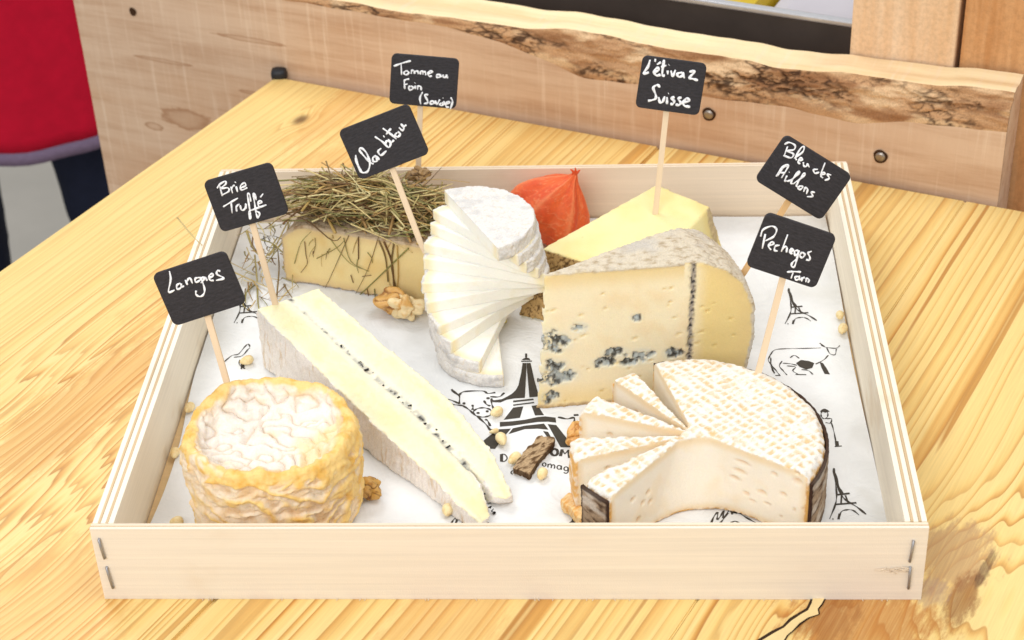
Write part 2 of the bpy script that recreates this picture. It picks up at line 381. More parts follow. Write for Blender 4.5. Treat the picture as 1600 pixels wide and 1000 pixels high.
# beam with live edge behind the table
bd3 = np.array([.924, -.382, 0]); bn3 = np.array([.382, .924, 0]); b0 = np.array([BK0[0], BK0[1], 0])+bn3*.004
def BP(s, off, z): return b0+bd3*s+bn3*off+np.array([0, 0, z])
beam = thing('wooden_beam', 'thick rough-sawn beam with live bark edge behind the table', 'beam', tuple(BP(.2, .018, -.2)))
S = np.linspace(-.185, .548, 760); NS = len(S)
barkiness = sm(.13, .30, S)*.9+.1
sec = []; reg = []
nz1 = np.array([pn(np.array([[s*14, 3.1, 0]]))[0] for s in S]); nz2 = np.array([pn(np.array([[s*45, 7.1, 0]]))[0] for s in S])
ztop = .068+.006*sm(.40, .55, S)+.0025*nz1+.001*nz2
low = ztop-.003-(.024+.010*nz1)*barkiness*(1-.25*sm(.45, .55, S)); ins = .002+(.010+.004*nz1)*barkiness
rows = []
for k in range(25): rows.append((np.zeros(NS), -.2+(low+.2)*k/24))                        # front face
for k in range(1, 37): q = k/36; rows.append((ins*q**1.3, low+(ztop-low)*(q**.75)))       # bark
for k in range(1, 9): rows.append((ins+(.038-ins)*k/8, ztop+.001*np.sin(k)))              # top
for k in range(1, 5): rows.append((np.full(NS, .038), ztop+(-.2-ztop)*k/4))
V = np.array([[BP(S[i], o[i], z[i]) for i in range(NS)] for o, z in rows]); NR = len(rows)
flatV = V.reshape(-1, 3)
# rough bark relief
L3 = np.stack([np.repeat(S[None], NR, 0), np.stack([z for o, z in rows]), np.stack([o for o, z in rows])], -1).reshape(-1, 3)
bk = np.zeros((NR, NS)); bk[24:62] = barkiness[None]*np.sin(np.linspace(0, PI, 38))[:, None]; bk = bk.ravel()
rel = fbm(L3*np.array([50, 150, 150]), 5)*.0062*bk+.0003*fbm(L3*np.array([300, 60, 60]), 2)
flatV = flatV-bn3[None]*rel[:, None]+np.array([0, 0, 1])*(rel*.5)[:, None]
loc_n = fbm(L3*np.array([16, 150, 150])+5, 5)
bark_c = mixc(lin(206, 160, 116)[None].repeat(len(loc_n), 0), lin(160, 112, 74)[None], sm(-.2, .4, loc_n)); bark_c = mixc(bark_c, lin(230, 192, 148)[None], sm(.05, .35, fbm(L3*np.array([26, 90, 90])+31, 4)))
patch = sm(-.15, .2, fbm(L3*np.array([18, 60, 60])+44, 3)); crev = np.maximum(sm(.13, .02, np.abs(fbm(L3*np.array([42, 130, 130])+11, 4))), .7*sm(.10, .02, np.abs(fbm(L3*np.array([90, 240, 240])+3, 3)))); bark_c = mixc(bark_c, lin(66, 42, 28)[None], .9*crev*patch); 
flatV = flatV+bn3[None]*(.0018*crev*patch*bk)[:, None]
quads = []; 
idx = np.arange(NR*NS).reshape(NR, NS)
def gridq(r0, r1): a = idx[r0:r1-1, :-1]; return np.stack([a, a+1, a+1+NS, a+NS], -1).reshape(-1, 4)
def local_obj(name, f, mat, colr=None):
    used, inv = np.unique(f, return_inverse=True); vv = flatV[used]
    # into beam frame so the grain follows the beam
    R_ = np.stack([bd3, bn3, [0, 0, 1]]); lv = (vv-b0)@R_.T
    o = link(name, new_mesh(name, lv, inv.reshape(f.shape), None if colr is None else colr[used]), mat)
    mw = Matrix(((bd3[0], bn3[0], 0, b0[0]), (bd3[1], bn3[1], 0, b0[1]), (0, 0, 1, 0), (0, 0, 0, 1)))
    o.parent = beam; o.matrix_parent_inverse = Matrix.Translation(-Vector(beam.location)); o.matrix_basis = mw; return o
def bl(px, py): q = PP(px, py, b0, bn3); return float((q-b0)@bd3), float(q[2])
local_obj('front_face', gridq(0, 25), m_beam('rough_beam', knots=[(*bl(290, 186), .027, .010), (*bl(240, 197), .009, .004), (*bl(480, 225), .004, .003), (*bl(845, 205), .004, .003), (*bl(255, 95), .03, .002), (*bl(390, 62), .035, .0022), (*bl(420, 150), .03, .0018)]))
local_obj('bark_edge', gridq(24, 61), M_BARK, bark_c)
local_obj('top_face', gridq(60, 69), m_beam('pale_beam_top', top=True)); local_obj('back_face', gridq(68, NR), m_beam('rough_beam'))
for e, nm in ((0, 'end_face'), (NS-1, 'end_face')):
    f = idx[:, e]; R_ = np.stack([bd3, bn3, [0, 0, 1]]); lv = flatV[f]; attach(link(nm, new_mesh(nm, lv, [list(range(len(f)))], smooth=False), m_beam('pale_beam_end')), beam)
# knot patch, hole and screws on the beam
def on_beam(px, py): q = PP(px, py, b0, bn3); return q
def disc(c, nrm, rx, rz, mat, name, root, n=20, wob=.12, off=.0006):
    c = np.asarray(c)-bn3*off; pts = []
    for k in range(n):
        a = 2*PI*k/n; g = 1+wob*math.sin(3*a+1)+wob*.6*math.sin(5*a); pts.append(c+bd3*rx*g*math.cos(a)+np.array([0, 0, rz*g*math.sin(a)])-bd3*rx*.0)
    return attach(link(name, new_mesh(name, pts, [list(range(n))[::-1]], smooth=False), mat), root)
M_HOLE = m_plain('dark_hole', lin(70, 48, 32), .9, .1)
disc(on_beam(208, 18), None, .0032, .0036, M_HOLE, 'screw_hole', beam, 14, .06); disc(on_beam(505, 265), None, .002, .002, M_HOLE, 'screw_hole', beam, 12, .06) if False else None
for (px, py) in ((1108, 178), (1376, 244)):
    c = on_beam(px, py); disc(c, None, .0048, .005, M_HOLE, 'screw_recess', beam, 20, .05)
    prof = [(0, .0016), (.0016, .0015), (.0028, .0012), (.0034, .0006), (.0034, 0)]; v = []; f = []
    for r, h in prof:
        for k in range(16): a = 2*PI*k/16; v.append(np.asarray(c)-bn3*(h+.0007)+bd3*r*math.cos(a)+np.array([0, 0, r*math.sin(a)]))
    for i in range(4):
        for k in range(16): f.append([i*16+k, i*16+(k+1) % 16, (i+1)*16+(k+1) % 16, (i+1)*16+k])
    attach(link('screw', new_mesh('screw', v, f), m_plain('screw_steel', (.38, .34, .3), .35, .5, .9)), beam)
q = BP(.004, -.0045, .002); v, f = box(tuple(q), (.012, .010, .010), .0035)
tag(link('rubber_cap', new_mesh('rubber_cap', v, f), m_plain('black_rubber', lin(28, 30, 36), .5, .4)), 'small black rubber cap against the beam at the table corner', 'cap')

# posts behind the beam
def beam_box(name, s0, s1, o0, o1, z0, z1, mat, bev=.002):
    c = BP((s0+s1)/2, (o0+o1)/2, (z0+z1)/2); rot = Matrix(((bd3[0], bn3[0], 0), (bd3[1], bn3[1], 0), (0, 0, 1))).to_4x4()
    v, f = box((0, 0, 0), (s1-s0, o1-o0, z1-z0), bev); o = link(name, new_mesh(name, v, f, smooth=False), mat); o.matrix_world = Matrix.Translation(Vector(c))@rot; return o
def m_post(name, a, b):
    t = NT(name); n = t.noise(t.coord((60, 60, 4)), 1, 4, .6); n2 = t.noise(t.coord(), 320, 4, .7); c = t.mix(t.smooth(.35, .7, n), a, b); c = t.mix(1.0, c, t.ramp(n2, [(.3, B3(.82)), (.6, B3(1))]), 'MULTIPLY'); t.bump(n2, .0006, .6); return t.done(c, .75, .2)
tag(beam_box('wooden_post', .432, .502, .040, .085, -.85, .45, m_post('pale_post', lin(240, 208, 172), lin(228, 186, 142))), 'pale planed upright post fixed behind the beam', 'post')
tag(beam_box('wooden_post', .505, .60, .042, .12, -.85, .45, m_post('rough_post', lin(222, 172, 122), lin(196, 138, 86))), 'rough orange-brown upright post at the beam end', 'post')

# dark metal counter trough behind the beam
tr = thing('metal_trough', 'dark metal trough with bright steel rim behind the beam', 'trough', tuple(BP(.2, .16, -.05)))
M_DKMETAL = m_plain('dark_metal', lin(84, 74, 68), .45, .4, .3, .35, 18); M_RIM = m_plain('bright_rim', (.75, .74, .76), .25, .5, .8)
attach(beam_box('front_wall', -.04, .431, .066, .069, -.05, .0775, M_DKMETAL, .0005), tr); attach(beam_box('rim', -.04, .431, .064, .071, .0775, .0815, M_RIM, .001), tr)
attach(beam_box('bottom', -.04, .431, .069, .36, -.05, -.045, M_DKMETAL, .0005), tr); attach(beam_box('back_wall', -.04, .431, .36, .363, -.05, .09, M_DKMETAL, .0005), tr)
for o in list(tr.children):
    mw = o.matrix_basis.copy(); o.matrix_parent_inverse = Matrix.Translation(-Vector(tr.location)); o.matrix_basis = mw
tag(beam_box('yellow_block', .215, .345, .085, .30, -.044, .066, m_plain('yellow_wax', lin(222, 190, 30), .45, .4, 0, .15, 30), .012), 'blurred yellow block lying in the metal trough', 'block')
tag(beam_box('grey_packet', .350, .427, .085, .33, -.044, .060, m_plain('grey_wrap', lin(205, 200, 206), .4, .4, 0, .1, 30), .014), 'pale grey packet beside the yellow block in the trough', 'packet')

# person standing beyond the beam: red apron over dark trousers
person = thing('person', 'standing person in red apron with grey hem over dark trousers', 'person', (-.60, 1.22, -.85))
ang = math.radians(8)
rings = []   # body as one continuous surface: two legs merging into the hips and torso
def ell(cx, cy, rx, ry, z): return (cx, cy, rx, ry, z)
legs = []
for sx in (-1, 1):
    legs.append([(sx*.105, -.03, .052, .115, -.845), (sx*.105, -.02, .052, .10, -.80), (sx*.105, .01, .050, .055, -.74), (sx*.104, .01, .058, .062, -.55), (sx*.102, 0, .066, .07, -.40), (sx*.098, 0, .072, .078, -.25), (sx*.092, 0, .086, .092, -.05), (sx*.085, 0, .094, .105, .02)])
torso = [(0, 0, .175, .12, -.04), (0, 0, .18, .125, .05), (0, 0, .165, .115, .18), (0, 0, .17, .115, .32), (0, 0, .19, .11, .46), (0, 0, .15, .09, .55), (0, 0, .06, .06, .60)]
def loft(st_, n=28):
    v = []; f = []
    for cx, cy, rx, ry, z in st_:
        for k in range(n): a = 2*PI*k/n; v.append((cx+rx*math.cos(a), cy+ry*math.sin(a), z))
    for i in range(len(st_)-1):
        for k in range(n): f.append([i*n+k, i*n+(k+1) % n, (i+1)*n+(k+1) % n, (i+1)*n+k])
    f.append(list(range(n))[::-1]); f.append([(len(st_)-1)*n+k for k in range(n)]); return v, f
bv, bf = join(loft(legs[0]), loft(legs[1]), loft(torso))
co, no, q4 = remesh(bv, bf, .012, 6)
co = co+no*(.006*fbm(co*np.array([9, 9, 14]), 3))[:, None]
body = link('body', new_mesh('body', co, q4), m_plain('dark_trousers', lin(34, 39, 58), .85, .15, 0, .3, 40, .002), person); body.matrix_parent_inverse = Matrix.Translation((0, 0, .85))
av = []; af = []; na, nzr = 60, 40
for j in range(nzr+1):
    z = -.335+(.60)*j/nzr
    for i in range(na+1):
        a = math.radians(-200+220*i/na); fold = .006*math.sin(i*.4+j*.03)*(1-j/nzr)+.002*math.sin(i*1.3)
        rx, ry = .225+.02*(1-j/nzr)+fold, .165+.03*(1-j/nzr)+fold
        av.append((rx*math.cos(a), ry*math.sin(a), z))
for j in range(nzr):
    for i in range(na): k = j*(na+1)+i; af.append([k, k+1, k+na+2, k+na+1])
def solidify(o, th): m = o.modifiers.new('solid', 'SOLIDIFY'); m.thickness = th; m.offset = 0
ap = link('apron', new_mesh('apron', av, af[na:]), m_plain('red_cloth', lin(196, 10, 46), .8, .2, 0, .18, 60, .001), person); ap.matrix_parent_inverse = Matrix.Translation((0, 0, .85)); solidify(ap, .003)
hem = link('hem', new_mesh('hem', av[:(na+1)*2], af[:na]), m_plain('grey_hem', lin(126, 108, 132), .8, .2, 0, .2, 200), ap); solidify(hem, .005)
person.location = (-.667, 1.25, -.85)

# ================================================================== TRAY
TW, TD, TH = .40, .3566, .0455
tray = thing('wooden_tray', 'shallow pale plywood tray with stapled corners holding the cheeses', 'tray', (0, TD/2, 0))
def tbox(name, c, s, mat, parent, bev=.0004):
    v, f = box(c, s, bev); o = link(name, new_mesh(name, v, f, smooth=False), mat)
    if parent is tray: attach(o, tray)
    else: o.parent = parent; o.matrix_parent_inverse = Matrix.Identity(4)
    return o
def panel(axis, name, start, thick, length, c_other, z0, z1, mats_, fracs):
    """panel of bonded plies: first ply is the part, the other plies its children"""
    pos = start; first = None
    for k, (m, fr) in enumerate(zip(mats_, fracs)):
        t = thick*fr; c = pos+t/2; pos += t; dz = random.uniform(-.0003, .0003) if 0 < k < len(fracs)-1 else 0
        if axis == 'x': cc, ss = (c, c_other, (z0+z1)/2+dz), (t-.00006, length, z1-z0)
        else: cc, ss = (c_other, c, (z0+z1)/2+dz), (length, t-.00006, z1-z0)
        o = tbox(name if first is None else 'ply', cc, ss, m, tray if first is None else first, .0003)
        if first is None: first = o
    return first
LT = [M_PLY_Y, M_PLY_END, M_PLY_Y, M_PLY_END, M_PLY_Y]; fr5 = [.26, .12, .24, .12, .26]
panel('x', 'side_panel', -TW/2, .0105, TD-.0085, .0042+(TD-.0085)/2, .001, TH, LT, fr5)
panel('x', 'side_panel', TW/2-.0105, .0105, TD-.0085, .0042+(TD-.0085)/2, .001, TH+.0006, LT, fr5)
panel('y', 'front_panel', -.0001, .0042, TW+.0008, 0, 0, TH, [M_PLY_X, M_PLY_END, M_PLY_B], [.38, .2, .42])
panel('y', 'back_panel', TD-.0042, .0042, TW, 0, 0, TH-.001, [M_PLY_B, M_PLY_END, M_PLY_B], [.38, .2, .42])
tbox('base_panel', (0, TD/2, .0045), (TW-.0215, TD-.009, .004), M_BASE, tray)
for (a, b) in (((155, 842), (164, 871)), ((167, 886), (177, 917)), ((1427, 845), (1421, 876)), ((1422, 886), (1419, 918))):
    A, Bp = P(*a, Y=-.0002), P(*b, Y=-.0002); mid = (A+Bp)/2
    v, f = tube([A+[0, .003, 0], A+[0, .0004, 0], A+[0, -.0008, 0], mid+[0, -.0011, 0], Bp+[0, -.0008, 0], Bp+[0, .0004, 0], Bp+[0, .003, 0]], .0007, 8, up=(1, 0, 0)); attach(link('staple', new_mesh('staple', v, f), M_STEEL), tray)
# torn veneer splinters by the lower right staple and under the front edge
spl = []
for k in range(16):
    c = P(1400+random.uniform(-22, 26), 889+random.uniform(-3, 5), Y=-.0006); spl.append(tube([c, c+np.array([random.uniform(.002, .006)*random.choice((-1, 1)), -.0006, random.uniform(-.001, .001)])], .0003, 4))
for k in range(22):
    x = random.uniform(-.19, .19); c = np.array([x, .001, .0012]); spl.append(tube([c, c+np.array([random.uniform(-.002, .002), -.0025, -.0008])], .00022, 4))
v, f = join(*spl); tag(attach(link('splinters', new_mesh('splinters', v, f), M_PLY_B), tray), kind='stuff')

# ------------------------------------------------------------------ paper liner with print
def paper_z(x, y): return ZB+.0009*fbm(np.stack([np.asarray(x)*18, np.asarray(y)*18, np.full(np.shape(x), 2.2)], -1), 3)-.0003
gx, gy = np.meshgrid(np.linspace(0, 1, 120), np.linspace(0, 1, 110)); 
lx = -.1885+.0045*np.sin(gy*6.0)**2*(gy < .55); rx_ = .1892-.0012*gy+.0006*np.sin(gy*9)
px_ = lx+(rx_-lx)*gx; py_ = .0055+gy*(TD-.0042-.007); pz_ = paper_z(px_.ravel(), py_.ravel())
pv = np.stack([px_.ravel(), py_.ravel(), pz_], 1); ii = np.arange(110*120).reshape(110, 120); a = ii[:-1, :-1]
paper = link('paper_liner', new_mesh('paper_liner', pv, np.stack([a, a+1, a+121, a+120], -1).reshape(-1, 4)), M_PAPER)
tag(paper, 'white printed paper liner covering the tray bottom', 'paper'); 
def on_paper(x, y):
    q = P(x, y, ZB); return np.array([q[0], q[1], float(paper_z(np.array([q[0]]), np.array([q[1]]))[0])+.00018])
def print_part(name, strokes, polys, width):
    V = []; Fc = []
    for s in strokes:
        wd = width
        if isinstance(s, tuple): s, wd = s
        pts = [on_paper(*p) for p in catmull([np.array(p) for p in s], 5)]; n = len(pts); b = len(V)
        for i in range(n):
            t = pts[min(i+1, n-1)]-pts[max(i-1, 0)]; nn = np.array([-t[1], t[0], 0]); nn /= np.linalg.norm(nn)+1e-9
            ww = wd*(.75+.35*math.sin(i*.9)) if n > 5 and name != 'printed_lettering' else wd
            V += [pts[i]+nn*ww/2, pts[i]-nn*ww/2]
        for i in range(n-1): Fc.append([b+2*i+1, b+2*i+3, b+2*i+2, b+2*i])
    for pl in polys:
        b = len(V); V += [on_paper(*p) for p in pl]; Fc.append(list(range(b, len(V))))
    me = new_mesh(name, V, Fc, smooth=False)
    bm = bmesh.new(); bm.from_mesh(me); bmesh.ops.triangulate(bm, faces=bm.faces); bmesh.ops.recalc_face_normals(bm, faces=bm.faces)
    for fc in bm.faces:
        if fc.normal.z < 0: fc.normal_flip()
    bm.to_mesh(me); bm.free(); o = link(name, me, M_INK, paper); return o
Z = lambda ox, oy, sc: (lambda L: [(ox+x*sc, oy+y*sc) for x, y in L])
z1 = Z(680, 545, .2)
print_part('printed_tower', [(z1([(710, 35), (710, 66)]), .0012), (z1([(672, 96), (755, 94)]), .0011)],
 [z1(p) for p in ([(675, 86), (690, 73), (712, 66), (735, 73), (745, 86)],
  [(682, 108), (672, 180), (650, 280), (630, 318), (600, 348), (560, 372), (520, 392), (450, 402), (450, 416), (510, 418), (560, 396), (620, 386), (700, 382), (713, 145), (713, 108)],
  [(715, 108), (745, 108), (757, 160), (775, 240), (800, 330), (810, 372), (736, 379), (715, 145)],
  [(608, 404), (765, 388), (770, 400), (610, 418)], [(608, 436), (770, 415), (775, 424), (610, 446)],
  [(610, 460), (688, 450), (662, 540), (535, 553)], [(752, 446), (800, 440), (850, 520), (780, 522)],
  [(505, 570), (600, 566), (700, 556), (800, 535), (860, 530), (940, 540), (945, 580), (880, 572), (800, 574), (700, 588), (600, 600), (505, 606)],
  [(430, 622), (500, 626), (592, 622), (552, 668), (500, 660), (455, 645)], [(378, 712), (450, 655), (480, 672), (545, 676), (468, 778), (400, 775)],
  [(572, 664), (607, 620), (700, 602), (850, 588), (885, 635), (800, 626), (700, 628), (630, 648)], [(842, 644), (882, 652), (916, 712), (890, 712)], [(878, 592), (946, 600), (1085, 772), (980, 770), (965, 745)])], .001)
ell_ = lambda cx, cy, rx, ry, n=10: [(cx+rx*math.cos(2*PI*k/n), cy+ry*math.sin(2*PI*k/n)) for k in range(n+1)]
print_part('printed_cow_head', [z1(s) for s in ([(130, 320), (185, 360), (200, 345), (240, 330), (370, 325), (410, 345), (470, 338)], [(128, 315), (150, 345), (188, 365), (188, 430)], [(70, 394), (120, 400), (190, 428)], [(110, 432), (160, 438), (215, 442)],
  [(215, 442), (260, 470), (300, 505), (345, 540), (400, 590), (440, 640), (490, 640)], ell_(370, 495, 72, 36), [(440, 385), (442, 430), (458, 470)], [(380, 402), (400, 432), (430, 446)], [(440, 402), (500, 412), (560, 384)], [(430, 372), (500, 372), (540, 340)], [(290, 435), (295, 455), (290, 475)], [(390, 548), (410, 560), (430, 600)])],
  [z1(ell_(225, 425, 13, 10, 8)[:-1]), z1(ell_(413, 384, 15, 9, 8)[:-1]), z1(ell_(335, 499, 14, 8, 8)[:-1]), z1(ell_(406, 487, 13, 9, 8)[:-1])], .0013)
print_part('printed_cow_head', [z1(s) for s in ([(960, 536), (1030, 550), (1082, 540), (1085, 575), (1060, 635)], [(1082, 520), (1120, 518)], [(1150, 615), (1172, 603)])], [z1(ell_(1118, 607, 6, 5, 8)[:-1])], .0016)
print_part('printed_lettering', [(z1(s), wd) for s, wd in (([(518, 818), (518, 847), (518, 876)], .0017), ([(518, 876), (545, 872), (562, 848), (545, 822), (518, 818)], .0007), (ell_(932, 808, 26, 25), .0016), ([(978, 838), (985, 810), (992, 786)], .0017), ([(992, 786), (1012, 822)], .0007), ([(1012, 822), (1042, 790)], .0007), ([(1042, 790), (1046, 820), (1050, 852)], .0017),
  ([(622, 948), (600, 950), (592, 966), (606, 976)], .0007), (ell_(852, 903, 14, 13), .0007), ([(880, 925), (882, 898)], .0007), ([(882, 908), (900, 898), (908, 915), (905, 930)], .0007), ([(907, 912), (925, 904), (934, 918), (930, 935)], .0007),
  (ell_(968, 925, 16, 15), .0007), ([(986, 912), (985, 944)], .0007), (ell_(1022, 936, 16, 15), .0007), ([(1040, 924), (1038, 958), (1022, 972), (1004, 964)], .0007), ([(1060, 944), (1092, 948), (1082, 930), (1062, 934), (1062, 958), (1090, 962)], .0007))], [], .0007)
def small_tower(fn):
    print_part('printed_tower', [(fn(s), wd) for s, wd in (([(125, 72), (127, 95), (148, 138), (165, 155), (200, 172), (229, 191)], .0013), ([(125, 72), (130, 110), (134, 142), (129, 168), (111, 204)], .0010), ([(133, 141), (176, 137)], .0014), ([(128, 166), (198, 161)], .0013), ([(120, 204), (124, 204)], .001), ([(140, 202), (150, 184), (170, 179), (188, 181), (207, 193)], .0010), ([(150, 142), (148, 164)], .0009), ([(162, 142), (172, 162)], .0009), ([(140, 205), (143, 190)], .0012), ([(127, 85), (140, 118), (152, 138)], .0016))], [], .001)
z6 = Z(1180, 420, .42)
small_tower(z6); small_tower(lambda L: z6([((x-112)*1.15+278, (y-75)*1.42+746) for x, y in L])); small_tower(lambda L: [((x-112)*.42+366, (y-75)*.40+452) for x, y in L])
print_part('printed_cow', [z6(s) for s in ([(55, 322), (72, 302), (110, 297), (180, 295), (245, 293)], [(245, 282), (262, 290), (300, 294), (315, 284)], [(240, 275), (258, 288)], [(266, 292), (278, 314), (297, 318), (302, 297)], [(55, 322), (49, 340), (62, 360), (72, 388)], [(58, 330), (60, 355), (78, 378), (92, 396)], [(75, 396), (94, 396)], [(100, 342), (90, 360), (104, 378), (118, 394)], [(103, 350), (130, 352), (155, 358)], [(118, 360), (150, 364), (140, 378), (160, 392)], [(150, 392), (190, 393)], [(172, 374), (198, 378), (215, 392)], [(130, 330), (146, 321), (164, 332)], [(272, 320), (255, 338), (225, 354)])],
 [z6(p) for p in ([(152, 350), (170, 338), (200, 342), (220, 350), (212, 368), (190, 374), (165, 364)], [(240, 346), (252, 350), (266, 370), (278, 392), (258, 390), (246, 366)], [(56, 355), (66, 372), (72, 392), (62, 378)])], .0008)
print_part('printed_milkmaid', [z6(s) for s in (ell_(258, 540, 13, 16), [(243, 530), (258, 520), (275, 530)], [(266, 556), (284, 556), (280, 572), (262, 570)], [(284, 572), (292, 600), (300, 640)], [(296, 660), (322, 658)])], [z6([(296, 638), (310, 640), (312, 656), (298, 658)]), z6([(244, 528), (258, 519), (274, 528), (262, 534)])], .0008)
z9 = Z(860, 540, .3); z10 = Z(700, 780, .1625); z7 = Z(300, 330, .29)
print_part('printed_mountain', [z9(s) for s in ([(835, 930), (852, 890), (872, 868), (868, 905), (885, 890), (905, 858), (900, 900), (938, 848), (952, 862), (985, 872), (1025, 898), (1070, 922)], [(880, 930), (900, 905), (925, 870)], [(930, 930), (960, 915), (985, 926)])], [z9([(930, 852), (942, 846), (975, 876), (955, 872), (945, 882), (938, 866)])], .0011)
print_part('printed_mountain', [(z10(s), .0011) for s in ([(25, 245), (55, 195), (82, 188), (65, 245)], [(70, 240), (108, 168), (150, 208), (182, 186)], [(125, 250), (150, 215)], [(160, 242), (186, 214)], [(380, 225), (405, 252)])], [], .001)
print_part('printed_mountain', [(z10(s), .0018) for s in ([(1160, 246), (1190, 210), (1218, 180)], [(1185, 246), (1222, 195)], [(1232, 246), (1262, 228)])], [], .001)
print_part('printed_mountain', [z7(s) for s in ([(172, 812), (215, 776), (250, 768), (285, 728), (303, 714), (312, 730)], [(225, 786), (270, 778), (300, 745), (312, 735)], [(258, 800), (255, 825), (285, 848)], [(268, 815), (266, 850)])], [z7([(258, 808), (280, 818), (284, 840), (264, 832)])], .0009)
print_part('printed_swirl', [z7(s) for s in ([(385, 130), (400, 185), (450, 195), (500, 168)], [(372, 150), (430, 130), (490, 150)], [(410, 140), (420, 160)])], [], .0007)

# ================================================================== CHEESES
# ---- wrinkled orange round cheese
root = thing('round_cheese', 'round wrinkled orange washed-rind cheese with sunken white top', 'cheese', (-.1205, .0605, ZB))
nt, nr = 460, 330
cx, cy = -.1205, .0605
prof = [(0, .0), (.036, .0), (.0405, .0012), (.0425, .005), (.0432, .015), (.0437, .028), (.0442, .040), (.0440, .047), (.0425, .0515), (.0395, .0525), (.0362, .0500), (.0342, .0462), (.031, .0435), (.022, .0425), (.010, .0420), (0, .0420)]
pr = np.array(catmull([np.array([a, b]) for a, b in prof], 12)); dl = np.r_[0, np.cumsum(np.linalg.norm(np.diff(pr, axis=0), axis=1))]
keep = np.linspace(0, dl[-1], nr); keep = np.interp(np.linspace(0, 1, nr), [0, .18, 1], [0, dl[-1]*.30, dl[-1]])
rr = np.interp(keep, dl, pr[:, 0]); zz = np.interp(keep, dl, pr[:, 1]); rr = np.maximum(rr, 1e-5)
th = np.linspace(0, 2*PI, nt, endpoint=False); TH_, RR = np.meshgrid(th, rr); ZZ = np.repeat(zz[:, None], nt, 1)
lob = lambda s, k: fbm(np.stack([np.cos(TH_.ravel())*k+s, np.sin(TH_.ravel())*k, np.full(TH_.size, s)], 1), 2).reshape(TH_.shape)
up_ = sm(.01, .045, ZZ)
RR2 = RR*(1+.05*lob(3.3, 1.3)*up_+.02*lob(8.1, 3)); topm = sm(.044, .050, ZZ)*sm(.030, .038, RR)
ZZ2 = ZZ+(.0050*lob(5.2, 1.2)+.0034*lob(9.4, 3.2))*sm(.03, .05, ZZ)*sm(.02, .036, RR)
X = cx+RR2*np.cos(TH_); Y = cy+RR2*np.sin(TH_); co = np.stack([X, Y, ZZ2+ZB], -1).reshape(-1, 3)
ii = np.arange(nr*nt).reshape(nr, nt); q4 = np.stack([ii[:-1], np.roll(ii, -1, 1)[:-1], np.roll(ii, -1, 1)[1:], ii[1:]], -1).reshape(-1, 4)
g = co.reshape(nr, nt, 3); du = np.roll(g, -1, 1)-np.roll(g, 1, 1); dv = np.gradient(g, axis=0); no = np.cross(du, dv).reshape(-1, 3); no /= np.linalg.norm(no, axis=1)[:, None]+1e-12
white = (sm(.0385, .034, RR+.0045*lob(21, 3))*sm(.03, .038, ZZ)).ravel()
pp = co+.0045*np.stack([fbm(co*90+k*31, 2) for k in range(3)], 1)
wt = np.abs(pn(pp*98))**.55; ws = np.abs(pn(pp*np.array([72, 72, 125])+9))**.55; ws2 = np.abs(fbm(pp*np.array([190, 190, 260])+3, 2))**.7
side = 1-white; sidem = (sm(.046, .034, ZZ)).ravel()
rimm = (sm(.044, .049, ZZ)*sm(.036, .039, RR)).ravel()
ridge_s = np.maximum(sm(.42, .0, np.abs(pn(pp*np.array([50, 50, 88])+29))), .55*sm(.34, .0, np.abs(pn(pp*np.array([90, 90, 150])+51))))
disp = white*(.0056*(wt-.45))+side*(1-.85*rimm)*(.0014*(ws-.45)+.0026*(ridge_s-.4)+.0009*(ws2-.4))+.0006*fbm(co*400, 2)
bot = sm(.002, .006, ZZ).ravel(); disp *= bot*sm(.0005, .004, RR.ravel()+.001)
co2 = co+no*disp[:, None]; co2[:, 2] = np.maximum(co2[:, 2], ZB-.0002)
n1 = fbm(co*55+2, 3); n2 = fbm(co*160+7, 3)
orange = mixc(lin(243, 206, 130)[None].repeat(len(co), 0), lin(233, 180, 84)[None], sm(-.2, .5, n2)); pale = mixc(lin(243, 223, 194)[None].repeat(len(co), 0), lin(240, 208, 164)[None], sm(-.3, .4, n2))
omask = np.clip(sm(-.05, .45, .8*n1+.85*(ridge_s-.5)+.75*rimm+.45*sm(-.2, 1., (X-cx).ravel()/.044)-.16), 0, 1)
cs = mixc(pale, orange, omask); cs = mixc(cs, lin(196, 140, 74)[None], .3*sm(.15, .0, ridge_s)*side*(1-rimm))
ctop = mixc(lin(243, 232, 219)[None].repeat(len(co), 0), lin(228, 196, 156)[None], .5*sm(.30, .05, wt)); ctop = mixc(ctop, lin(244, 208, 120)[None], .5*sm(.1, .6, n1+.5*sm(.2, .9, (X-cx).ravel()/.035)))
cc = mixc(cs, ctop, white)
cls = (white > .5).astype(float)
split(co2, q4, cls, cc, ['washed_rind', 'sunken_top'], [M_WASHED, M_WASHED], root)

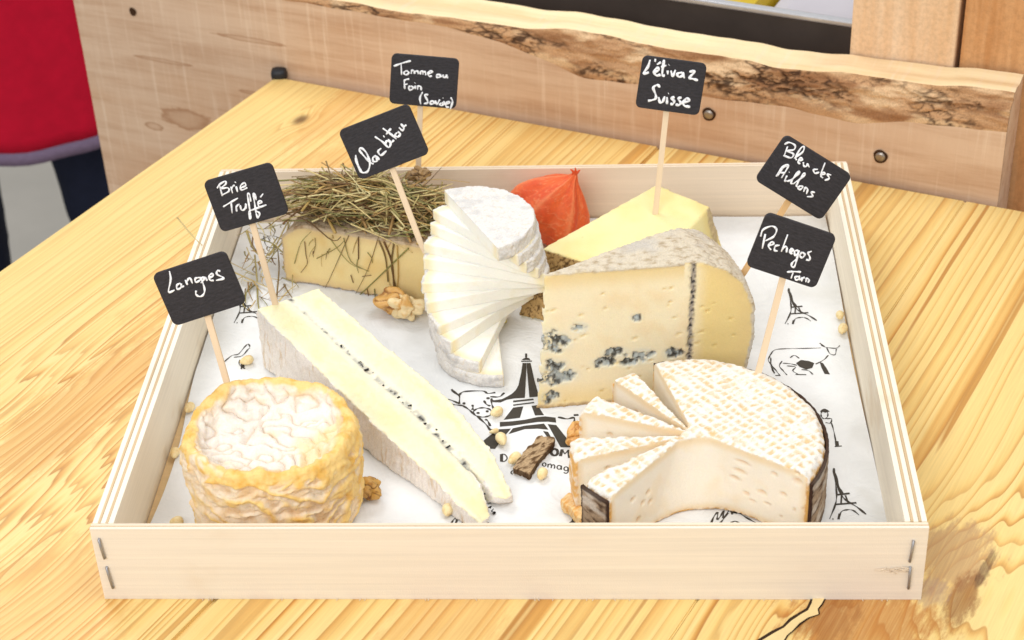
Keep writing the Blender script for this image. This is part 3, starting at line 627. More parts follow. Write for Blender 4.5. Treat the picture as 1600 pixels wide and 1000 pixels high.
# ---- truffle brie wedge lying on its cut side
root = thing('brie_wedge', 'long pale brie wedge with black truffle line and white rind', 'cheese', tuple(P(560, 640, ZB)))
Lpx = [(401, 483, .0475), (483, 563, .040), (546, 626, .0345), (618, 693, .0280), (672, 743, .0225), (727, 798, .0175), (752, 818, .0150)]
Rpx = [(498, 450, .0475), (580, 521, .0405), (639, 571, .0350), (697, 621, .0300), (748, 680, .0250), (773, 714, .0220), (800, 772, .0150)]
TL = np.array(catmull([P(x, y, z) for x, y, z in Lpx], 10)); TR = np.array(catmull([P(x, y, z) for x, y, z in Rpx], 10))
nu = len(TL); bv = []; bf = []; adir = (TL[-1]+TR[-1]-TL[0]-TR[0])[:2]; adir /= np.linalg.norm(adir)
for i in range(nu):
    a, b = TL[i], TR[i]; o = (b-a); o[2] = 0; o /= np.linalg.norm(o)
    la = a-o*.0015; rb = b+o*.0015
    ti = i/(nu-1); k_ = float(sm(.62, 1.0, np.array(ti))); m0 = a+(b-a)*(.52+.05*k_); hgt = min(a[2], b[2])-ZB; bk_ = np.r_[-adir*.012*max(0, k_-.55)/.45, 0]
    gap = o*(.0010+.0034*k_); dep = np.array([0, 0, .0004+min(.85*hgt, .011)*k_]); mh = np.array([0, 0, .0014*math.sin(PI*min(1, ti*1.1))])
    bv += [np.array([la[0], la[1], ZB]), a, a+(m0-a)*.45+mh, m0-gap+bk_*.4, m0-dep+bk_, m0+gap+bk_*.4, m0+(b-m0)*.55+mh, b, np.array([rb[0], rb[1], ZB]), np.array([(m0+bk_)[0], (m0+bk_)[1], ZB])]
for i in range(nu-1):
    for k in range(10): bf.append([i*10+k, i*10+(k+1) % 10, (i+1)*10+(k+1) % 10, (i+1)*10+k])
bf += [[0, 1, 2, 3, 4, 9], [4, 5, 6, 7, 8, 9]]; e_ = (nu-1)*10; bf += [[e_+k for k in (9, 4, 3, 2, 1, 0)], [e_+k for k in (9, 8, 7, 6, 5, 4)]]
# rounded outer rim at the wide end
co, no, q4 = remesh(bv, bf, .00075, 4)
# coordinates along / across
axis0 = (TL[0]+TR[0])/2; axis1 = (TL[-1]+TR[-1])/2; ad = (axis1-axis0)[:2]; al = np.linalg.norm(ad); ad /= al
u = ((co[:, :2]-axis0[:2])@ad)/al; ui = np.clip(u, 0, 1)*(nu-1)
def lerp_curve(C_, t): k = np.clip(t.astype(int), 0, nu-2); f_ = (t-k)[:, None]; return C_[k]*(1-f_)+C_[k+1]*f_
# param by projecting on both edge curves (by u of each curve)
uL = ((TL[:, :2]-axis0[:2])@ad)/al; uR = ((TR[:, :2]-axis0[:2])@ad)/al
cr = np.array([-ad[1], ad[0]]);  lat = (co[:, :2]-axis0[:2])@cr
latL = np.interp(u, uL, (TL[:, :2]-axis0[:2])@cr); latR = np.interp(u, uR, (TR[:, :2]-axis0[:2])@cr)
vv = (lat-latL)/(latR-latL)       # 0 left rind .. 1 right rind
mid = .52+.006*np.sin(u*14)+.012*fbm(np.stack([u*9, u*0, u*0], 1), 2)+.05*sm(.62, 1, u)
topz = sm(.5, .8, no[:, 2])
dm = np.abs(vv-mid)*np.abs(latR-latL)
groove = np.exp(-(dm/.0016)**2)*topz*(.55+.7*sm(.55, .95, u)); open_ = np.exp(-(dm/(.0028+.0035*sm(.75, 1, u)))**2)*sm(.70, .95, u)*topz
melt = np.exp(-((vv-.5)/.5)**4)
bulge = topz*(.0011*fbm(co*70, 3)+.0005*fbm(co*260, 2))
rindz = (1-topz)
left = rindz*sm(.25, .08, vv); p_r = np.stack([u*al, co[:, 2], vv*0], 1)
wr = fbm(np.stack([u*al*360, co[:, 2]*60, u*0], 1), 3); wr2 = fbm(co*130, 3)
disp = bulge-.0008*groove+rindz*(.0010*wr+.0018*wr2)-rindz*sm(.08, .3, vv)*sm(.92, .7, vv)*0
co2 = co+no*disp[:, None]; co2[:, 2] = np.maximum(co2[:, 2], ZB-.0002)
N = len(co); n1 = fbm(co*70+4, 3); n2 = fbm(co*260, 3)
paste = mixc(lin(245, 236, 194)[None].repeat(N, 0), lin(243, 230, 178)[None], sm(-.4, .6, n1)); paste = mixc(paste, lin(246, 240, 222)[None], .75*np.exp(-((vv-mid)/.12)**2)); paste = mixc(paste, lin(252, 244, 214)[None], .6*np.exp(-((vv-.02)/.06)**2)+.6*np.exp(-((vv-.98)/.06)**2))
paste = mixc(paste, lin(168, 164, 152)[None], np.clip((.5+.4*sm(.2, .5, u))*np.exp(-(dm/(.0011+.0010*sm(.15, .6, u)))**2)*sm(-.35, .2, n2+.35*pn(np.stack([u*40, u*0, u*0], 1))), 0, 1)*topz); paste = mixc(paste, lin(40, 38, 38)[None], np.clip(np.exp(-(dm/.0012)**2)*sm(.22, .34, n2+.10*pn(np.stack([u*30, u*0, u*0+4], 1))), 0, 1)*sm(.05, .3, no[:, 2]))
rind = mixc(lin(246, 239, 231)[None].repeat(N, 0), lin(222, 198, 168)[None], .8*sm(.12, .5, wr+.5*n1)); rind = mixc(rind, lin(210, 186, 158)[None], .4*sm(.3, .6, wr2))
# top is a strip inside both rinds; rind climbs to the edge with an uneven line
ri = np.clip(sm(.62, .40, no[:, 2]+.25*n2), 0, 1); cc = mixc(paste, rind, ri)
split(co2, q4, (ri > .5).astype(float), cc, ['paste', 'rind'], [M_PASTE, M_RIND], root)
bits = []
for k in range(46):
    uu = .08+.9*random.random()**.6; i = min(int(uu*(nu-1)), nu-2); m_ = .52+.006*math.sin(uu*14)+random.gauss(0, .022)+.05*float(sm(.62, 1, np.array(uu)))
    tL = TL[i]; tR = np.array([np.interp(uL[i], uR, TR[:, j]) for j in range(3)]); c = tL+(tR-tL)*m_; c[2] += -.0002-.008*float(sm(.62, 1, np.array(uu)))
    r = random.uniform(.0003, .0008); bits.append(hull([c+np.array([random.gauss(0, 1), random.gauss(0, 1), random.gauss(0, .35)])*r for _ in range(7)]))
v, f = join(*bits); tag(attach(link('truffle_specks', new_mesh('truffle_specks', v, f), m_plain('black_truffle', lin(40, 36, 34), .7, .3)), root), kind='stuff')

# ---- tomme with hay
root = thing('tomme_half', 'half round yellow cheese crusted with hay behind the brie', 'cheese', (-.10, .29, ZB))
A = np.array([-.150, .279]); Bq = np.array([-.040, .243]); fd = (Bq-A)/np.linalg.norm(Bq-A); fn = np.array([-fd[1], fd[0]])
out = [A-fd*0, Bq]; Lc = np.linalg.norm(Bq-A); 
for k in range(1, 14): a = PI*k/14; out.append((A+Bq)/2+fd*(Lc/2+.006)*math.cos(a)+fn*(.060*math.sin(a)))
v, f = extrude([tuple(p) for p in out], ZB, .0505); co, no, q4 = remesh(v, f, .0009, 10)
fx0 = (co[:, :2]-A)@fd; co[:, 2] -= .011*np.clip(1-fx0/.020, 0, 1.2)**2*np.clip((co[:, 2]-ZB)/.042, 0, 1); N = len(co); dface = (co[:, :2]-A)@(-fn); isface = sm(-.0030, -.0012, dface); fx = ((co[:, :2]-A)@fd)
n1 = fbm(co*45, 3); n2 = fbm(co*220, 3); n3 = fbm(co*600, 2)
edge = np.minimum(np.minimum(co[:, 2]-ZB, .0505-.011*np.clip(1-fx0/.020, 0, 1.2)**2-co[:, 2]), np.minimum(fx+.001, Lc-fx)); isface *= sm(.0008, .0022, edge+.0008*n2)
disp = (1-isface)*(.0016*n2+.0008*n3+.0012*n1)+isface*(.0005*n1)
co2 = co+no*disp[:, None]; co2[:, 2] = np.maximum(co2[:, 2], ZB-.0002)
paste = mixc(lin(238, 214, 152)[None].repeat(N, 0), lin(232, 200, 130)[None], sm(-.1, .5, n1)); paste = mixc(paste, lin(226, 196, 140)[None], sm(.008, .001, edge))
rind = mixc(lin(206, 182, 150)[None].repeat(N, 0), lin(160, 128, 92)[None], sm(-.1, .5, n2))
split(co2, q4, (isface < .5).astype(float), mixc(rind, paste, isface), ['paste', 'rind'], [M_PASTE, M_RIND], root)
tomme_face = lambda px, py: PP(px, py, (A[0]-fn[0]*.0008, A[1]-fn[1]*.0008, 0), (fn[0], fn[1], 0))
hayV = []; hayF = []; hayC = []
hcol = [lin(182, 164, 104), lin(152, 140, 82), lin(204, 182, 124), lin(134, 110, 66), lin(116, 84, 50), lin(190, 158, 92), lin(132, 128, 72), lin(214, 198, 142), lin(168, 132, 80)]
def strand(pts, r, c=None):
    v, f = tube(catmull(pts, 5), 0, 4, flat=.6) if False else tube(catmull(pts, 4), [r*(1-.45*i/(4*(len(pts)-1))) for i in range(4*(len(pts)-1)+1)] if len(pts) > 2 else r, 4, flat=.6)
    b = len(hayV); hayV.extend(v); hayF.extend([[i+b for i in x] for x in f]); c = random.choice(hcol) if c is None else c
    c = c*random.uniform(.85, 1.35); hayC.extend([c]*len(v))
hc = (A+Bq)/2+fn*.026
for k in range(760):
    a, b = random.gauss(0, .5), random.gauss(0, .45)
    if a*a+b*b > 1.1: continue
    c2 = hc+fd*a*.056+fn*b*.030-fd*.003; h = .0515+.020*max(0, 1-a*a*.8-b*b)*random.random()**.8
    an = random.gauss(.12, .45) if random.random() < .75 else random.uniform(0, PI); L = random.uniform(.010, .036); d = fd*math.cos(an)+fn*math.sin(an)
    bend = fd*random.gauss(0, .007)+fn*random.gauss(0, .007); pts = []
    for t in (-1, -.35, .35, 1):
        q = c2+d*L*t+bend*(t*t); rr_ = ((q-hc)@fd/.066)**2+((q-hc)@fn/.040)**2; z = h+random.gauss(0, .0022)-max(0, rr_-.9)*.010
        if (q-A)@fn < -.001: z = max(z-.006, .045)
        pts.append(np.array([q[0], q[1], z]))
    if min((p_[:2]-A)@fn for p_ in pts) < -.0035+.003*random.random(): continue
    strand(pts, random.uniform(.0004, .0011))
for (p, r, ci) in (([(515, 372), (545, 410), (577, 424)], .0005, 1), ([(548, 350), (600, 372), (645, 395)], .0007, 2), ([(545, 368), (520, 425), (508, 450)], .0004, 3), ([(537, 372), (548, 408), (575, 424)], .0005, 1), ([(560, 370), (560, 405)], .0006, 4), ([(593, 365), (575, 420), (555, 460)], .0004, 3), ([(638, 388), (605, 420), (565, 458), (538, 478)], .0008, 6), ([(476, 378), (478, 398), (480, 412), (470, 426)], .0005, 4), ([(495, 404), (525, 388), (538, 376)], .0005, 1), ([(573, 450), (578, 472)], .0005, 4), ([(585, 452), (588, 478)], .0006, 6),
    ([(592, 376), (602, 402), (606, 440)], .0010, 3), ([(600, 378), (612, 410), (616, 452), (622, 470)], .0011, 4), ([(615, 380), (612, 420), (624, 468)], .0009, 3), ([(620, 384), (622, 430), (618, 470)], .0008, 5), ([(606, 440), (618, 460), (632, 474)], .0007, 2), ([(460, 412), (470, 380), (486, 362)], .0004, 6), ([(548, 430), (552, 442)], .0005, 4), ([(566, 432), (580, 430)], .0004, 4)):
    strand([tomme_face(*q) for q in p], r, hcol[ci])
for k in range(12):
    x = 470+random.random()*170; y = 372+random.random()**2*60; a = random.uniform(.9, 2.2); L = random.uniform(8, 26); strand([tomme_face(x, y), tomme_face(x+L*.5*math.cos(a)+random.gauss(0, 2), y+L*.5*math.sin(a)), tomme_face(x+L*math.cos(a), y+L*math.sin(a))], random.uniform(.0003, .0006))
for p in ([(277, 340), (310, 378), (345, 402), (400, 430)], [(365, 425), (398, 440), (425, 452)], [(400, 330), (430, 320), (470, 308)], [(420, 400), (445, 372), (452, 340)], [(432, 468), (436, 420), (434, 390)], [(436, 470), (450, 455), (462, 446)], [(386, 350), (410, 358), (440, 350)], [(378, 342), (420, 348), (450, 332)], [(404, 410), (428, 388), (448, 350), (462, 332)], [(410, 420), (440, 380), (455, 345)], [(392, 384), (408, 400), (432, 404)], [(396, 372), (425, 380), (445, 398)], [(440, 300), (480, 282), (535, 268)], [(425, 330), (455, 300), (500, 284)], [(402, 446), (404, 480), (412, 500)], [(398, 398), (402, 440)], [(385, 360), (398, 392), (425, 410)]):
    zq = [max(ZB+.002, .034-.00022*(y-330)) if x > 330 else .05 for x, y in p]; strand([P(x, y, z) for (x, y), z in zip(p, zq)], random.uniform(.0005, .0009), random.choice(hcol[:4]))
for k in range(60):
    x, y = random.uniform(378, 462), random.uniform(340, 470); a = random.uniform(0, PI); L = random.uniform(10, 34); z = max(ZB+.001, .030-.0002*(y-340)); strand([P(x, y, z), P(x+L*.5*math.cos(a)+random.gauss(0, 3), y+L*.5*math.sin(a), z+.002), P(x+L*math.cos(a), y+L*math.sin(a), max(ZB+.001, z-.004))], random.uniform(.0003, .0006))
hay = link('hay', new_mesh('hay', hayV, hayF, np.array(hayC), True), M_HAY); tag(hay, 'dry green-brown hay heaped on the yellow half cheese', 'hay', kind='stuff')

# ---- fanned goat cheese: slices turned like a spiral stair
root = thing('fanned_goat_cheese', 'white goat cheese cut into slices fanned in a twisted spiral', 'cheese', (-.014, .204, ZB))
NSL = 11; Rg = .0365; zt = .0865; hsl = np.array([1.15, .9, 1.0, .92, 1.08, .95, 1.05, .9, 1.1, .95, 1.0]); hsl = hsl/hsl.sum()*(zt-ZB); zc = np.r_[0, np.cumsum(hsl)]
for k in range(NSL):                      # 0 = top
    t = k/(NSL-1); ang = math.radians(-53+71.2*t+78.8*t*t); c = np.array([-.0277, .2205])*(1-t)+np.array([-.0126, .2030])*t
    z1_ = zt-zc[k]; z0_ = max(zt-zc[k+1]-.0005, ZB); ang += math.radians([-9, 0, -2, 1.5, -2.5, 2, 0, 3, -2, 2, 0][k]); c = c+np.array([random.gauss(0, .0005), random.gauss(0, .0005)]); ro = []
    for j in range(31): a = ang+PI*j/30; ro.append((c[0]+Rg*math.cos(a), c[1]+Rg*math.sin(a)))
    v, f = extrude(ro, z0_, z1_); co, no, q4 = remesh(v, f, .0006, 1); N = len(co)
    rel = co[:, :2]-c; rad = np.linalg.norm(rel, axis=1); n1 = fbm(co*120, 3); n2 = fbm(co*420, 3)
    d_out = Rg-rad; hl = rel@np.array([-math.sin(ang), math.cos(ang)])
    rindm = sm(.0022, .0008, d_out+.0008*n2)*sm(-.0005, .0012, hl)
    if k == 0: rindm = np.maximum(rindm, sm(.4, .7, no[:, 2])*sm(z1_-.0016, z1_-.0006, co[:, 2]))
    if k == NSL-1: rindm = np.maximum(rindm, sm(-.4, -.7, no[:, 2]))
    disp = rindm*(.0016*n1+.0009*n2+.0004)*(1-.6*sm(.5, .9, no[:, 2]))+(1-rindm)*.00025*n1; co2 = co+no*disp[:, None]; co2[:, 2] = np.maximum(co2[:, 2], ZB-.0002)
    paste = mixc(lin(251, 247, 236)[None].repeat(N, 0), lin(248, 232, 190)[None], .95*sm(.0085, .002, d_out)); paste = mixc(paste, lin(246, 238, 216)[None], .5*sm(.1, .5, n1))
    rind = mixc(lin(236, 231, 224)[None].repeat(N, 0), lin(198, 194, 190)[None], sm(-.05, .45, n1)*(.45+.45*t)); rind = mixc(rind, lin(226, 204, 172)[None], .5*sm(.15, .5, n2))
    m_ = (rindm > .5).astype(float); fc = np.round(m_[q4].mean(1)).astype(int)
    used, inv = np.unique(q4[fc == 0], return_inverse=True); cc = mixc(paste, rind, rindm)
    sl = attach(link('slice', new_mesh('slice', co2[used], inv.reshape(-1, 4), cc[used]), M_PASTE), root)
    used, inv = np.unique(q4[fc == 1], return_inverse=True)
    if len(used): ri_ = link('rind', new_mesh('rind', co2[used], inv.reshape(-1, 4), cc[used]), M_RIND, sl)

# ---- hard yellow cheese at the back
root = thing('yellow_cheese_block', 'smooth pale yellow hard cheese wedge with brown rind behind the blue cheese', 'cheese', (.06, .25, ZB))
pA, pB, pC = P(846, 388, .050), P(1025, 288, .060), P(1110, 322, .058); pD = np.array([.070, .2150, .047]); bA = P(808, 494, ZB)
pts = [pA, pB, pC, pD, bA, (pB[0]+.004, pB[1]+.012, ZB), (pC[0]+.013, pC[1]+.004, ZB), (pD[0]+.002, pD[1]-.004, ZB)]
v, f = hull(pts); co, no, q4 = remesh(v, f, .0009, 12); N = len(co)
n1 = fbm(co*40, 3); n2 = fbm(co*300, 3); net = np.abs(pn(co*np.array([330, 330, 330])+3))
nl = no[:, 0]*-.75+no[:, 1]*-.66; d1 = np.array([pD[0]-pA[0], pD[1]-pA[1]]); n_left = np.array([d1[1], -d1[0]]); n_left /= np.linalg.norm(n_left)
d2 = np.array([pC[0]-pB[0], pC[1]-pB[1]]); nrm_r = np.array([-d2[1], d2[0]]); nrm_r /= np.linalg.norm(nrm_r); nrm_r = nrm_r if nrm_r[0] > 0 else -nrm_r
isr = np.maximum(sm(.60, .8, no[:, :2]@n_left), sm(.5, .75, no[:, :2]@nrm_r))*sm(.75, .55, no[:, 2])
dC = np.linalg.norm(co[:, :2]-pC[:2], axis=1); isr = np.maximum(isr, sm(.006, .0035, dC+.0008*n2)*sm(.9, .6, no[:, 2]))
rind = mixc(lin(184, 150, 98)[None].repeat(N, 0), lin(96, 70, 40)[None], sm(.14, .02, net)); rind = mixc(rind, lin(206, 186, 146)[None], .8*sm(.06, .09, co[:, 0])); paste = mixc(lin(240, 227, 166)[None].repeat(N, 0), lin(236, 217, 146)[None], sm(-.2, .5, n1)); paste = mixc(paste, lin(226, 200, 124)[None], .7*sm(.010, .001, dC-.004)); paste = mixc(paste, lin(214, 182, 110)[None], .5*sm(.60, .66, fbm(co*210+3, 2)))
disp = isr*(.0010*n2+.001*(net-.2))+(1-isr)*.0003*n1; co2 = co+no*disp[:, None]; co2[:, 2] = np.maximum(co2[:, 2], ZB-.0002)
split(co2, q4, (isr > .5).astype(float), mixc(paste, rind, isr), ['paste', 'rind'], [M_PASTE, M_RIND], root)

# ---- blue cheese wedge standing upright
root = thing('blue_cheese_wedge', 'tall upright ivory wedge with blue veins and grey rind', 'cheese', (.07, .165, ZB))
tip = np.array([.0089, .1446]); z1b = .0915; shear = np.array([.0064, .0085])/(z1b-ZB); Rb = .1165; a0, a1 = math.radians(7), math.radians(33)
prof = [(.0004, ZB), (Rb-.012, ZB), (Rb-.003, ZB+.004), (Rb, ZB+.015), (Rb+.002, ZB+.035), (Rb, ZB+.055), (Rb-.006, ZB+.068), (Rb-.016, ZB+.0765), (Rb-.029, z1b-.001), (Rb-.04, z1b), (.0004, z1b-.001)]
v, f = wedge((0, 0), a0, a1, prof, 20); v = [(x+tip[0]+shear[0]*(z-ZB), y+tip[1]+shear[1]*(z-ZB), z) for x, y, z in v]
co, no, q4 = remesh(v, f, .0009, 4); N = len(co)
loc = co[:, :2]-tip-(co[:, 2:3]-ZB)*shear; rad = np.linalg.norm(loc, axis=1); az = np.arctan2(loc[:, 1], loc[:, 0])
pz = np.array([z for r, z in prof[1:10]]); prr = np.array([r for r, z in prof[1:10]]); Rz = np.interp(co[:, 2], pz, prr)
n1 = fbm(co*50+1, 3); n2 = fbm(co*230+5, 3); n3 = fbm(co*700, 2)
topd = np.where(rad < Rb-.04, z1b-co[:, 2], 9); dr = np.minimum(np.minimum(Rz-rad, topd), (co[:, 2]-ZB)*.75)
facem = sm(.0016, .0006, np.abs((loc@np.array([-math.sin(a0), math.cos(a0)]))))
backm = sm(.0016, .0006, np.abs((loc@np.array([-math.sin(a1), math.cos(a1)]))))
isr = sm(.0022, .0010, dr+.0010*n2)
fdir = np.array([math.cos(a0), math.sin(a0)]); 
def bface(px, py):
    n = np.array([-math.sin(a0), math.cos(a0), 0.0]); n[2] = -(n[:2]@shear); return PP(px, py, (tip[0], tip[1], ZB), n)
veins = [((860, 534), .0095, .0060), ((866, 573), .006, .0045), ((871, 589), .0095, .0042), ((850, 590), .006, .003), ((860, 621), .005, .0034), ((962, 552), .0065, .0032), ((945, 566), .006, .0028), ((1003, 557), .0055, .0040), ((985, 566), .006, .0026), ((1053, 552), .005, .0032), ((1020, 552), .0022, .0016), ((905, 513), .004, .0026), ((995, 497), .003, .0022)]
nv = fbm(co*190+5, 4); vm = np.zeros(N); halo = np.zeros(N)
for (pq, rx, rz) in veins:
    c = bface(*pq); d = np.sqrt((((co-c)[:, :2]@fdir)/rx)**2+((co[:, 2]-c[2])/rz)**2)+(co[:, 1] > c[1]+.006)*9
    vm = np.maximum(vm, sm(1.0, .78, d+1.15*nv)); halo = np.maximum(halo, sm(1.7, .6, d+.4*n1))
ctop_, cbot = bface(1086, 415), bface(1074, 566); tt = np.clip((co[:, 2]-cbot[2])/(ctop_[2]-cbot[2]), -.5, 1.2)
xl = (cbot[:2]-tip)@fdir+((ctop_[:2]-tip)@fdir-(cbot[:2]-tip)@fdir)*tt; xx_ = (co[:, :2]-tip)@fdir; dcr = xx_-xl-.0012*n1*2
inr = sm(-.06, .02, tt)*facem; crack = np.exp(-((dcr+.0012*n2)/(.0013+.0007*n3))**2)*inr
holes = np.zeros(N)
for k in range(46):
    c = bface(random.uniform(850, 1155), random.uniform(450, 640)); rx, rz = random.uniform(.0005, .0017), random.uniform(.0003, .0007); d2_ = (((co-c)[:, :2]@fdir)/rx)**2+((co[:, 2]-c[2]-.25*((co-c)[:, :2]@fdir))/rz)**2; holes = np.maximum(holes, np.exp(-d2_)*facem)
disp = isr*(.0008*n2+.0006*n3+.0005)+(1-isr)*(.0004*n1-.0026*vm*(.5+n3)-.0016*crack-.0010*holes)
co2 = co+no*disp[:, None]; co2[:, 2] = np.maximum(co2[:, 2], ZB-.0002)
paste = mixc(lin(244, 229, 192)[None].repeat(N, 0), lin(241, 219, 176)[None], sm(-.1, .5, n1)); paste = mixc(paste, lin(236, 208, 136)[None], .9*sm(-.002, .010, dcr)*facem); paste = mixc(paste, lin(232, 204, 142)[None], .8*sm(.014, .002, dr))
paste = mixc(paste, lin(214, 216, 204)[None], .5*halo*(1-vm)*facem); blue = mixc(lin(176, 184, 182)[None].repeat(N, 0), lin(44, 54, 62)[None], sm(-.12, .16, fbm(co*330+8, 3)))
lace = sm(.20, .05, np.abs(fbm(co*170+21, 3)))*sm(-.35, .1, n1+.5*n2); blue = mixc(lin(186, 194, 192)[None].repeat(N, 0), lin(30, 38, 46)[None], np.clip(.15+1.25*lace+.9*sm(.05, .3, fbm(co*330+8, 3)), 0, 1)); paste = mixc(paste, blue, vm*facem*.92); paste = mixc(paste, mixc(lin(176, 164, 148)[None].repeat(N, 0), lin(48, 46, 50)[None], sm(-.05, .25, n3)), np.clip(crack*1.4, 0, 1)); paste = mixc(paste, lin(224, 190, 100)[None], .6*holes)
rind = mixc(lin(222, 208, 184)[None].repeat(N, 0), lin(182, 160, 128)[None], sm(-.1, .5, fbm(co*np.array([240, 520, 520]), 4))); rind = mixc(rind, lin(206, 198, 186)[None], .8*sm(0, .5, n1)); rind = mixc(rind, lin(190, 150, 88)[None], .7*sm(.006, .002, co[:, 2]-ZB))
split(co2, q4, (isr > .5).astype(float), mixc(paste, rind, isr), ['paste', 'rind'], [M_PASTE, M_RIND], root)

# ---- bark-ringed round with fanned slices
PC = np.array([.0918, .0700]); ZP = .0495; Rp = .0665
root = thing('bark_ringed_cheese', 'round soft cheese with cross-hatched white crust, bark ring and fanned slices', 'cheese', (PC[0], PC[1], ZB))
def pech_fn(co, no, angs, R_, seed, ztop_, face_holes=()):
    N = len(co); rel = co[:, :2]-PC; rad = np.linalg.norm(rel, axis=1); n1 = fbm(co*60+seed, 3); n2 = fbm(co*260+seed, 3); n3 = fbm(co*700, 2)
    top = sm(.35, .65, no[:, 2]+.2*n2)*sm(ztop_-.008, ztop_-.004, co[:, 2]); outr = sm(.0022, .0010, R_-rad+.0008*n2); bot = sm(.0022, .0010, co[:, 2]-ZB)
    r1 = math.radians(40); wx = co[:, 0]+.0024*fbm(co*55, 3); wy = co[:, 1]+.0024*fbm(co*55+9, 3)
    a = wx*math.cos(r1)+wy*math.sin(r1); b = -wx*math.sin(r1)*1.0+wy*math.cos(r1)
    ga = np.abs(((a/.0052) % 1)-.5)*2; gb = np.abs(((b/.0042) % 1)-.5)*2; sa = fbm(np.stack([a*120, b*420, a*0], 1), 2); sb = fbm(np.stack([a*420, b*120, a*0+5], 1), 2)           # 0 centre of cell, 1 on a line
    line = np.maximum(sm(.35, .8, ga+.8*sb+.25*n2), sm(.40, .85, gb+.8*sa+.25*n2)); line = np.maximum(line, sm(.05, .45, n1+.3*n2)*.85); cell = 1-line
    crust = mixc(lin(247, 240, 228)[None].repeat(N, 0), lin(228, 190, 130)[None], np.clip(cell*sm(-.5, .35, n2+.9*n1+.2)*.95, 0, 1)); crust = mixc(crust, lin(240, 212, 160)[None], .5*sm(.1, .5, n2)*cell)
    orr = mixc(lin(232, 178, 102)[None].repeat(N, 0), lin(246, 226, 200)[None], sm(-.1, .35, n2)); paste = mixc(lin(247, 236, 217)[None].repeat(N, 0), lin(245, 229, 202)[None], sm(0, .5, n1)); paste = mixc(paste, lin(238, 208, 158)[None], .7*sm(.006, .001, np.minimum(np.minimum(ztop_-co[:, 2], co[:, 2]-ZB), R_-rad)))
    holes = np.zeros(N)
    for (c, rx, rz) in face_holes: holes = np.maximum(holes, np.exp(-((np.linalg.norm((co-c)[:, :2], axis=1)/rx)**2+((co[:, 2]-c[2])/rz)**2)**1.5))
    rindm = np.maximum(np.maximum(top, outr), bot)
    cc = mixc(paste, orr, np.maximum(outr, bot)); cc = mixc(cc, crust, top); cc = mixc(cc, lin(226, 186, 132)[None], .6*holes)
    disp = top*(.00028*line-.0001*cell+.0006*n2+.0010*n1)+(1-top)*(.0010*n2*rindm+.0004*n1)-.0016*holes
    co2 = co+no*disp[:, None]; co2[:, 2] = np.maximum(co2[:, 2], ZB-.0002); return co2, cc, rindm
def pprof(R_, zt_, r0=.0004): return [(r0, ZB), (R_-.003, ZB), (R_, ZB+.004), (R_+.0008, (ZB+zt_)/2), (R_, zt_-.004), (R_-.003, zt_-.0005), (R_-.008, zt_), (r0, zt_+.0012)]
am0, am1 = math.radians(-33), math.radians(106)
def fillet(rho, z, a_, b_):
    half = (a_-b_)/2; bis = (a_+b_)/2; Lt = rho/math.tan(half); cc_ = PC+np.array([math.cos(bis), math.sin(bis)])*rho/math.sin(half); back = PC-np.array([math.cos(bis), math.sin(bis)])*.006; pts = [(back[0], back[1], z)]
    g1 = a_+PI/2; g0 = b_-PI/2          # directions from fillet centre to the tangent points
    for k in range(13):
        q_ = k/12; d_ = PC+Lt*np.array([math.cos(a_), math.sin(a_)])-cc_; e_ = PC+Lt*np.array([math.cos(b_), math.sin(b_)])-cc_; w_ = d_*(1-q_)+e_*q_; w_ = w_/np.linalg.norm(w_)*rho; pts.append((cc_[0]+w_[0], cc_[1]+w_[1], z))
    return pts
fb, ft = fillet(.040, ZB, am0+.02, math.radians(231-360)), fillet(.016, ZP+.0005, am0+.02, math.radians(231-360)); m_ = len(fb)
hub = (fb+ft, [list(range(m_))[::-1], list(range(m_, 2*m_))]+[[i, (i+1) % m_, m_+(i+1) % m_, m_+i] for i in range(m_)])
v, f = join(wedge(PC, am0, am1, pprof(Rp, ZP), 36), hub, wedge(PC, math.radians(216), math.radians(231.5), pprof(Rp, ZP), 8)); co, no, q4 = remesh(v, f, .0009, 9)
cutn = np.array([math.cos(am0), math.sin(am0)]); 
def cutface(px, py, a): n = np.array([-math.sin(a), math.cos(a), 0]); return PP(px, py, (PC[0], PC[1], 0), n)
fh = [(cutface(860+x*.3, 540+y*.3, am0), rx, rz) for x, y, rx, rz in ((985, 655, .0035, .0011), (1285, 708, .0024, .0016), (1165, 670, .0016, .001), (1100, 765, .0024, .0012), (1212, 775, .0018, .0011), (1020, 770, .0016, .001), (900, 785, .001, .0008), (1000, 610, .004, .0009), (960, 690, .003, .001), (1285, 665, .0014, .0009), (1270, 855, .0008, .0007), (1200, 890, .0008, .0006), (1315, 850, .0008, .0007), (1050, 810, .002, .0006), (1130, 825, .0018, .0006))]
a4 = math.radians(231.5); fh += [(np.array([PC[0]+r_*math.cos(a4), PC[1]+r_*math.sin(a4), z_]), .0017, .0012) for r_, z_ in ((.052, .016), (.044, .021), (.036, .033), (.057, .013), (.034, .026), (.048, .036), (.04, .029))]
co2, cc, rm = pech_fn(co, no, None, Rp, 2.2, ZP, fh); split(co2, q4, (rm > .5).astype(float), cc, ['paste', 'crust'], [M_PASTE, M_RIND], root)
